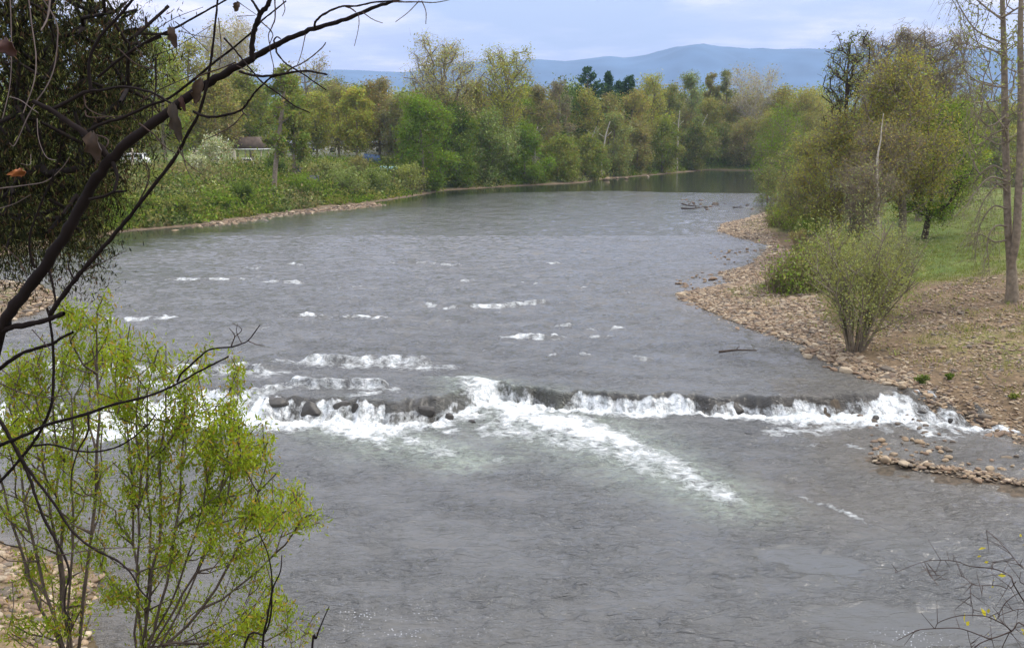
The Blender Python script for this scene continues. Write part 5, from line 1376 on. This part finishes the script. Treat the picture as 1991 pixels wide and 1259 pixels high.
def stone_shape(rs, sub, flat=.5, rough=.16, cuts=5):
    v, f = ico(sub)
    ax = rs.normal(0, 1, (6, 3)); ph = rs.random(6) * 6
    d = sum(math.sin(ph[k]) * 0 + np.sin(v @ ax[k] * 1.7 + ph[k]) for k in range(6)) / 6
    v = v * (1 + rough * 2 * d)[:, None]
    for k in range(cuts):       # flat facets as on a broken cobble
        n_ = rs.normal(0, 1, 3); n_ /= np.linalg.norm(n_); h = rs.uniform(.62, .85)
        e = v @ n_; m = e > h; v[m] -= (e[m] - h)[:, None] * n_ * .85
    return v * np.array([1, rs.uniform(.65, .9), flat * rs.uniform(.8, 1.2)]), f
def stone_mat(name, wet=0.0):
    m, t, b = newmat(name)
    a = N(t, 'ShaderNodeAttribute'); a.attribute_name = 'Col'
    tcn = N(t, 'ShaderNodeTexCoord'); n = N(t, 'ShaderNodeTexNoise', Scale=14.0, Detail=6.0, Roughness=.7); LK(t, tcn.outputs['Object'], n.inputs['Vector'])
    LK(t, mixc(t, 1.0, a.outputs['Color'], ramp(t, n.outputs[0], [(.3, (.6, .6, .6)), (.7, (1.3, 1.3, 1.3))]), 'MULTIPLY'), b.inputs['Base Color'])
    b.inputs['Roughness'].default_value = .85 - .5 * wet
    bp = N(t, 'ShaderNodeBump', Strength=.6, Distance=.02); LK(t, n.outputs[0], bp.inputs['Height']); LK(t, bp.outputs[0], b.inputs['Normal'])
    return m
ST = stone_mat("river_stone"); STW = stone_mat("wet_rock", .7)
SC = np.array([(.26, .185, .110), (.20, .140, .085), (.31, .235, .150), (.15, .105, .070), (.21, .140, .085), (.35, .28, .19), (.14, .112, .082)])
def poissonless(rs, n, poly_px, z, test=None):
    """random points of the ground inside a polygon given on the ground"""
    P = np.array([atz(a, b_, z)[:2] for a, b_ in poly_px]); lo, hi = P.min(0), P.max(0); out = []
    A, B = P, np.roll(P, -1, 0)
    while sum(map(len, out)) < n:
        q = lo + rs.random((n * 3, 2)) * (hi - lo); ins = np.zeros(len(q), bool)
        for (x1, y1), (x2, y2) in zip(A, B):
            if y1 != y2: ins ^= ((y1 > q[:, 1]) != (y2 > q[:, 1])) & (q[:, 0] < (x2 - x1) * (q[:, 1] - y1) / (y2 - y1) + x1)
        q = q[ins]
        if test is not None and len(q): q = q[test(q[:, 0], q[:, 1])]
        out.append(q)
    return np.concatenate(out)[:n]
rs = np.random.default_rng(55)
# loose gravel and cobbles too many to count
def gravel(name, label, XY, size, seed, dark=0.0, sub=1, lift=.1):
    rs = np.random.default_rng(seed)
    protos = [stone_shape(rs, sub, .38, .15, 3) for _ in range(8)]
    h = terrain(XY[:, 0], XY[:, 1])[0]
    V, F_, C, n = [], [], [], 0
    which = rs.integers(0, 8, len(XY))
    for k in range(8):
        idx = np.where(which == k)[0]
        if not len(idx): continue
        v, f = protos[k]
        s = size * np.exp(rs.normal(0, .38, len(idx))); a = rs.normal(0, 1.0, len(idx)) * .9
        ca, sa = np.cos(a), np.sin(a)
        X = v[None, :, 0] * ca[:, None] - v[None, :, 1] * sa[:, None]; Y = v[None, :, 0] * sa[:, None] + v[None, :, 1] * ca[:, None]
        tilt = rs.normal(0, .25, len(idx))[:, None]
        P = np.stack([X * s[:, None] + XY[idx, 0][:, None], Y * s[:, None] + XY[idx, 1][:, None], (v[None, :, 2] + X * tilt) * s[:, None] + h[idx][:, None] + lift * s[:, None]], -1)
        V.append(P.reshape(-1, 3)); F_.append((f[None] + (np.arange(len(idx)) * len(v))[:, None, None]).reshape(-1, 3) + n); n += len(idx) * len(v)
        c = SC[rs.integers(0, len(SC), len(idx))] * np.exp(rs.normal(0, .16, (len(idx), 1))) * (1 - dark)
        C.append(np.repeat(c, len(v), 0))
    tag(npmesh(name, np.concatenate(V), np.concatenate(F_), ST, cols=np.concatenate(C), smooth=False), label, 'gravel', kind='stuff')
BAR = [(1300, 572), (1330, 556), (1400, 535), (1385, 522), (1440, 500), (1430, 470), (1385, 446), (1400, 430), (1470, 414), (1510, 402), (1545, 418), (1490, 445), (1540, 490), (1560, 530), (1590, 590), (1640, 660), (1700, 700), (1760, 715), (1850, 752), (1991, 800), (2100, 860), (2100, 900),
       (1991, 845), (1900, 797), (1790, 757), (1640, 712), (1560, 668), (1470, 643), (1380, 605)]
def t_bar(X, Y):
    h, s_, W_ = terrain(X, Y); return (s_ > -.7) & (s_ < 7) & (rs.random(len(X)) < np.where(s_ < -.1, .22, 1))
XY = poissonless(rs, 29000, BAR, .9, t_bar)
gravel("cobble_gravel", 'tan cobbles covering the gravel bar on the right shore', XY, .088, 71)
DRY = [(1640, 650), (1700, 610), (1850, 570), (2100, 560), (2150, 930), (1991, 845), (1900, 795), (1790, 752), (1700, 728)]
XY = poissonless(rs, 9000, DRY, 1.2, lambda X, Y: fbm(X * .3, Y * .3, 3, 301) + rs.normal(0, .2, len(X)) > -.05)
gravel("loose_gravel", 'loose tan stones strewn over the dry bank at the right', XY, .062, 72, 0, 1)
XY = poissonless(rs, 1300, [(1680, 850), (1760, 822), (1880, 835), (1991, 865), (2100, 920), (2100, 990), (1991, 948), (1900, 934), (1800, 917), (1700, 898)], .06)
gravel("wet_gravel", 'small dark wet stones of the shallow shelf at the right', XY, .045, 76, .45, 1, .5)
XY = poissonless(rs, 420, [(1695, 888), (1800, 900), (1900, 915), (2100, 955), (2100, 985), (1991, 948), (1900, 934), (1800, 917), (1700, 899)], .06)
gravel("spit_gravel", 'pale small stones along the tip of the wet spit', XY, .065, 77, .0, 1, .6)
LB = [(300, 447), (440, 428), (560, 412), (720, 393), (760, 390), (740, 402), (620, 415), (500, 428), (380, 442)]
XY = poissonless(rs, 2200, LB, .8, None)
gravel("bank_gravel", 'pale gravel along the waterline of the left bank', XY, .15, 73, .05, 1, .2)
XY = poissonless(rs, 900, [(-60, 525), (60, 545), (105, 562), (110, 580), (60, 605), (-60, 640)], .8, None)
gravel("shore_gravel", 'pinkish stones on the shore behind the dark limb', XY, .13, 74)
XY = poissonless(rs, 1500, [(-200, 1010), (0, 1060), (100, 1085), (190, 1115), (195, 1150), (150, 1200), (190, 1270), (60, 1270), (-200, 1200)], .1, None)
gravel("near_gravel", 'rusty tan stones on the near shore under the saplings', XY, .09, 75)
# single stones one can point to
PROTO = []
for k in range(7):
    v, f = stone_shape(rs, 2, .48, .16, 8)
    me_o = npmesh("river_stone", v, f, ST, cols=np.repeat((SC[k] * 1.05)[None], len(v), 0), smooth=False)
    PROTO.append(me_o)
first = [True] * 7
def place(XY, size, group, label, cat='stone', lift=.15, jit=.3, zmin=None, ks=(0, 1, 2, 4, 5)):
    h = terrain(XY[:, 0], XY[:, 1])[0]; L_ = level(XY[:, 0], XY[:, 1])
    for i, (x_, y_) in enumerate(XY):
        k = ks[int(rs.integers(0, len(ks)))]
        if first[k]: o = PROTO[k]; first[k] = False
        else:
            o = PROTO[k].copy(); sc.collection.objects.link(o)
        s = size * float(np.exp(rs.normal(0, jit)))
        o.scale = (s, s, s * rs.uniform(.8, 1.1)); o.rotation_euler = (rs.normal(0, .15), rs.normal(0, .15), rs.random() * 6.28)
        z_ = h[i] + lift * s
        if zmin is not None: z_ = max(z_, L_[i] + zmin * s)
        o.location = (x_, y_, z_)
        tag(o, label, cat, group)
XY = poissonless(rs, 56, [(1690, 885), (1700, 850), (1780, 850), (1880, 880), (1991, 905), (1991, 950), (1900, 936), (1800, 915), (1720, 902)], .05)
place(XY, .115, 'stones on the wet spit', 'tan stone poking from the wet spit below the right end of the ledge', zmin=.15)
XY = poissonless(rs, 46, [(1620, 800), (1720, 790), (1850, 810), (1991, 880), (1991, 910), (1850, 870), (1700, 870), (1640, 850)], .15)
place(XY, .09, 'stones in the shallows', 'dark half drowned stone in the shallows right of the ledge', zmin=.1, ks=(3, 6))
XY = poissonless(rs, 40, [(1560, 668), (1640, 702), (1720, 728), (1790, 745), (1800, 756), (1720, 742), (1640, 722), (1560, 690)], .75)
place(XY, .145, 'large cobbles at the bend of the shore', 'large tan cobble at the waterline in front of the willow shrub', zmin=.2)
XY = poissonless(rs, 34, [(1300, 545), (1390, 520), (1440, 540), (1330, 560)], .75)
place(XY, .14, 'stones off the gravel bar', 'brown stone standing in water off the middle of the gravel bar', zmin=.25, ks=(1, 3, 4))
XY = poissonless(rs, 26, [(1380, 490), (1460, 470), (1480, 500), (1400, 515)], .75)
place(XY, .14, 'stones in the notch of the bar', 'tan stone in the water notch between the two points of the bar', zmin=.25)
XY = poissonless(rs, 22, [(1320, 385), (1480, 385), (1480, 410), (1330, 405)], .75)
place(XY, .24, 'stones in the upper riffle', 'dark stone breaking the pale riffle upstream of the bar', zmin=.2, ks=(3, 6))
XY = np.array([atz(a, b_, .75)[:2] for a, b_ in [(1180, 349), (1200, 346), (1218, 347), (1260, 343)]])
for i, lab in enumerate(['pale boulder at the far waterline, the biggest there', 'small pale rock just right of the biggest far boulder', 'second small pale rock on the far waterline', 'smallest reddish rock on the far waterline']):
    place(XY[i:i + 1], [1.0, .45, .55, .4][i], None, lab, 'boulder', zmin=.3, jit=.0)
# dark boulders of the ledge
def boulder(px, py, z, w_, h_, label, seed, d_=None):
    r2 = np.random.default_rng(seed)
    c = atz(px, py, z); W_ = w_ / F * c[1] / 2; Hh = h_ / F * c[1]
    v, f = stone_shape(r2, 3, 1.0, .22, 14)
    v = v * np.array([W_, (d_ or min(W_ * .8, .7)), Hh * .70])
    v = v * (1 + .10 * fbm(v[:, 0] * 5 + seed, v[:, 2] * 6 + v[:, 1] * 5, 3, 3))[:, None]
    o = npmesh("ledge_boulder", v, f, STW, cols=np.repeat(np.array([[.040, .036, .030]]), len(v), 0) * (1 + .3 * r2.random()), smooth=True)
    o.location = (c[0], c[1] + .1, z - Hh * .12)
    tag(o, label, 'boulder')
for i, (px, py, z, w_, h_, lab) in enumerate([(603, 800, .2, 44, 34, 'dome shaped wet boulder left of centre in the white water'), (690, 806, .15, 26, 40, 'narrow dark boulder splitting the curtain right of the dome shaped one'), (662, 792, .35, 50, 22, 'low dark rock between the dome and the narrow boulder'),
     (536, 782, .45, 64, 16, 'long flat wet rock at the left end of the visible falls'), (782, 800, .2, 22, 34, 'dark upright boulder under the broad water sheet'), (829, 798, .25, 40, 30, 'rounded boulder left of the white tongue'), (873, 812, .1, 22, 22, 'small dark boulder in foam under the white tongue'),
     (917, 822, .03, 20, 16, 'smallest black boulder at the edge of the white tongue'), (652, 743, .56, 80, 13, 'long brown slab across the upper left rapid'), (700, 702, .57, 80, 8, 'flat dark slab behind the upper line of foam'), (620, 698, .57, 46, 7, 'short flat slab left end of the upper line of foam'), (810, 704, .57, 50, 6, 'thin dark slab right end of the upper line of foam'),
     (1424, 796, .1, 50, 22, 'broad dark block of the ledge between two thin falls'),
     (480, 748, .56, 60, 14, 'flat dark rock among the rapids near the saplings'), (470, 720, .56, 44, 9, 'thin flat rock behind the rapids near the saplings'), (1705, 812, .15, 16, 9, 'small black stone in the fan of white water'), (1795, 800, .35, 20, 8, 'small flat stone in the fan of white water'), (1850, 818, .3, 12, 8, 'tiny black stone at the outer edge of the fan of white water')]):
    boulder(px, py, z, w_, h_, lab, 400 + i)
# driftwood
for i, (pts, z, r_, lab) in enumerate([([(1326, 396), (1338, 400), (1360, 403)], 1.05, .13, 'grey driftwood log stranded in the upper riffle'), ([(1325, 405), (1350, 406), (1372, 403)], .95, .12, 'thinner driftwood stick in front of the stranded log'), ([(1398, 684), (1430, 683), (1472, 686)], .80, .06, 'dark sunken branch in the water left of the shore'), ([(1425, 403), (1445, 404)], .9, .1, 'short drift stick right of the stranded log')]):
    P = [atz(a, b_, z) + np.array([0, 0, .06 * k]) for k, (a, b_) in enumerate(pts)]
    Q, rr = smooth_poly(P, np.linspace(r_, r_ * .4, len(P)), 5); mb = MB().tube(Q, rr, 7); q = Q[len(Q) // 2]; mb.bar(q, q + np.array([.5, .2, .45]) * r_ * 6, r_ * .35, 5)
    tag(mb.build("driftwood", W_DARK, smooth=True), lab, 'driftwood')
# ---------------------------------------------------------------- things in the park
M = {'roof': plain("roof_brown", (.13, .10, .08), .9, .2, 2), 'wood': plain("old_wood", (.34, .29, .23), .85, .25, 3, .01), 'wall': plain("pale_wall", (.60, .57, .50), .8, .1), 'whitep': plain("white_paint", (.75, .76, .76), .4, .05), 'glass': plain("dark_glass", (.03, .04, .05), .1, .1),
     'tyre': plain("tyre", (.03, .03, .03), .8, .1), 'blue': plain("blue_tarp", (.07, .12, .22), .6, .2), 'teal': plain("teal_paint", (.38, .60, .56), .45, .1), 'metal': plain("metal_grey", (.35, .36, .36), .5, .1, metal=.5), 'yellow': plain("yellow_paint", (.75, .62, .15), .5, .1), 'red': plain("red_paint", (.26, .10, .07), .5, .1), 'asph': plain("asphalt", (.33, .32, .30), .95, .1), 'darkm': plain("dark_mesh", (.10, .11, .12), .7, .2)}
def P3(px, py): return onland(px, py)
def at_px(px, Y):
    d = ray(px, 300); X = d[0] / d[1] * Y; return np.array([X, Y, gz(X, Y)])
# shelter with a brown roof
b0 = at_px(470, 185); o = empty("picnic_shelter", tuple(b0)); tag(o, 'open sided park shelter with a brown pitched roof', 'shelter')
mb = MB().prism([(-4.6, 2.5), (4.6, 2.5), (3.4, 4.6), (-3.4, 4.6)], -3, 3); mb.build("roof", M['roof'], o)
MB().box((0, 0, 2.42), (9.2, 6, .16)).build("eaves", M['whitep'], o)
for sx in (-4.2, -1.4, 1.4, 4.2):
    for sy in (-2.7, 2.7): MB().box((sx, sy, 1.0), (.18, .18, 2.7)).build("post", M['wood'], o)
MB().box((0, 0, .0), (9, 6, .2)).build("floor_slab", M['asph'], o)
# road through the park
rd = np.array([[at_px(455, 160)[0], 160], [at_px(500, 163)[0], 163], [at_px(560, 172)[0], 172], [at_px(640, 190)[0], 190]])
Vr = []
for k, (X, Y) in enumerate(rd):
    for s_ in (-1.7, 1.7): Vr.append((X, Y + s_, gz(X, Y + s_) + .06))
tag(npmesh("park_road", Vr, np.array([(2 * k, 2 * k + 2, 2 * k + 3, 2 * k + 1) for k in range(3)]), M['asph']), kind='structure')
def van(name, c, L, H, body, label, cat, rz=0.0, stripe=None):
    o = empty(name, tuple(c), rz); tag(o, label, cat)
    MB().prism([(-L / 2, .45), (L / 2, .45), (L / 2, .45 + H * .45), (L / 2 - .35, .5 + H * .5), (L / 2 - .9, .45 + H), (-L / 2 + .1, .45 + H), (-L / 2, .4 + H * .9)], -.95, .95).build("body", body, o)
    for sx in (-L * .3, L * .3):
        for sy in (-.9, .9): MB().bar((sx, sy - .12, .36), (sx, sy + .12, .36), .36, 14).build("wheel", M['tyre'], o)
    MB().box((-.1, -.965, .45 + H * .74), (L * .62, .03, H * .30)).build("window", M['glass'], o)
    MB().box((L / 2 - .60, 0, .45 + H * .74), (.5, 1.6, H * .36), ry=-.65).build("windscreen", M['glass'], o)
    if stripe: MB().box((.4, -.97, .45 + H * .3), (L * .5, .03, H * .3)).build("side_panel", stripe, o)
    return o
_c = van("utility_cart", at_px(481, 168), 4.0, 2.2, M['wall'], 'small cream and yellow utility cart parked by the brown roofed shelter', 'cart', .25, M['yellow']); _c.scale = (.5, .5, .6)
van("parked_pickup", at_px(752, 196), 5.0, 1.3, M['teal'], 'pale teal vehicle half hidden by the bank shrubs left of the bright tree', 'car', 3.0).scale = (.75, .75, .85)
van("camper", at_px(262, 160), 5.5, 2.0, M['whitep'], 'pale camper behind the wooden stairs on the left bank', 'camper', .1).scale = (.8, .8, .8)
# blue tent
b0 = at_px(722, 205); o = empty("tent", tuple(b0)); tag(o, 'dark blue ridge tent under the park trees', 'tent')
MB().prism([(-2.0, 0), (2.0, 0), (1.5, 1.7), (-1.3, 2.0)], -1.5, 1.5).build("canvas", M['blue'], o); MB().bar((-1.3, -1.6, 0), (-1.3, -1.6, 2.1), .04, 6).build("pole", M['metal'], o); MB().box((.2, -1.53, .7), (.9, .04, 1.3)).build("door_flap", M['darkm'], o)
# long pale low buildings
for i, (pxa, Y, L, lab) in enumerate([(632, 250, 20, 'long low pale building seen between the park tree trunks'), (725, 262, 16, 'second pale low building behind the blue tent')]):
    b0 = at_px(pxa, Y); o = empty("low_building", tuple(b0)); tag(o, lab, 'building')
    MB().box((0, 0, 1.3), (L, 6, 3.0)).build("wall", M['wall'], o); MB().prism([(-L / 2 - .4, 2.8), (L / 2 + .4, 2.8), (L / 2 - .5, 3.9), (-L / 2 + .5, 3.9)], -3.5, 3.5).build("roof", M['metal'], o)
    for k in range(4): MB().box((-L * .38 + k * L * .25, -3.02, 1.6), (1.3, .08, 1.0)).build("window", M['glass'], o)
# dark mesh bin and litter bin
b0 = at_px(604, 158); o = empty("wire_pen", tuple(b0)); tag(o, 'dark wire pen at the top of the bank left of the park trees', 'pen')
mb = MB()
for k in range(12):
    a = k / 12 * 6.283; mb.bar((math.cos(a) * 1.1, math.sin(a) * 1.1, 0), (math.cos(a) * 1.1, math.sin(a) * 1.1, 1.7), .05, 5)
for z_ in (.2, .9, 1.65):
    Q = [(math.cos(a) * 1.1, math.sin(a) * 1.1, z_) for a in np.linspace(0, 6.283, 17)]; mb.tube(Q, [.045] * 17, 5)
mb.build("frame", M['darkm'], o); MB().bar((0, 0, 0), (0, 0, 1.5), .95, 14).build("bin", M['darkm'], o)
b0 = at_px(577, 160); o = empty("litter_bin", tuple(b0)); tag(o, 'small dark roofed box on a post at the top of the bank', 'bin')
MB().box((0, 0, .5), (.12, .12, 1.4)).build("post", M['wood'], o); MB().box((0, 0, 1.5), (1.0, .7, .7)).build("box", M['darkm'], o); MB().prism([(-.65, 1.86), (.65, 1.86), (0, 2.2)], -.5, .5).build("roof", M['roof'], o)
# wooden stairs and landing on the left bank
b0 = at_px(226, 131); o = empty("wooden_stairs", tuple(b0)); tag(o, 'weathered wooden stairs and landing going down the left bank', 'stairs')
for sx, h_ in ((-1.9, 4.6), (1.1, 6.4), (-1.9, 4.2), (1.1, 4.2)):
    pass
for k, (sx, sy, h_) in enumerate([(-1.5, -1.2, 4.3), (1.6, -1.2, 5.6), (-1.5, 1.2, 4.0), (1.6, 1.2, 5.0)]): MB().box((sx, sy, h_ / 2 - 1.2), (.26, .26, h_)).build("post", M['wood'], o)
MB().box((0, 0, 1.0), (3.6, 2.8, .16)).build("landing", M['wood'], o)
for z_ in (1.5, 2.0): MB().box((0, -1.3, z_), (3.4, .08, .14)).build("rail", M['wood'], o)
for s_ in (-1, 1): MB().box((.2 , -1.9, -.2), (3.2, .1, .3), ry=.7).build("stringer", M['wood'], o) if s_ < 0 else MB().box((.2, -2.9, -.2), (3.2, .1, .3), ry=.7).build("stringer", M['wood'], o)
for k in range(7): MB().box((-1.0 + k * .4, -2.4, .75 - k * .33), (.36, 1.1, .06)).build("step", M['wood'], o)
# white barrier at the far side of the field
b0 = at_px(1902, 195); o = empty("white_barrier", tuple(b0)); tag(o, 'low white barrier at the far edge of the field', 'barrier')
for z_ in (.35, .75): MB().box((0, 0, z_), (5.2, .1, .2)).build("rail", M['whitep'], o)
for sx in (-2.4, 0, 2.4): MB().box((sx, .1, .4), (.14, .14, 1.0)).build("post", M['whitep'], o)
# small red roofed cabin hidden among the trees
b0 = at_px(1052, shoreY(1052) + 12); o = empty("small_cabin", tuple(b0)); tag(o, 'small cabin with a reddish roof glimpsed among the far bank trees', 'cabin')
zz = aty(1052, 286, b0[1])[2] - b0[2]
MB().box((0, 0, zz * .5 - .9), (4.0, 3, zz + .2)).build("wall", M['wood'], o); MB().prism([(-2.5, zz - .8), (2.5, zz - .8), (1.9, zz + .4), (-1.9, zz + .4)], -2, 2).build("roof", M['red'], o)
# ---------------------------------------------------------------- the air
hm = bpy.data.materials.new("haze"); hm.use_nodes = True
t = hm.node_tree; t.nodes.clear()
pv = N(t, 'ShaderNodeVolumePrincipled')
pv.inputs['Color'].default_value = (.48, .67, 1.0, 1)
pv.inputs['Density'].default_value = 1.25e-4
ou = N(t, 'ShaderNodeOutputMaterial'); LK(t, pv.outputs[0], ou.inputs['Volume'])
mb = MB().box((0, 4450, 390), (24000, 9200, 800))
o = mb.build("haze", hm)
tag(o, 'thin blue air between the camera and the far mountains', 'haze', kind='stuff')
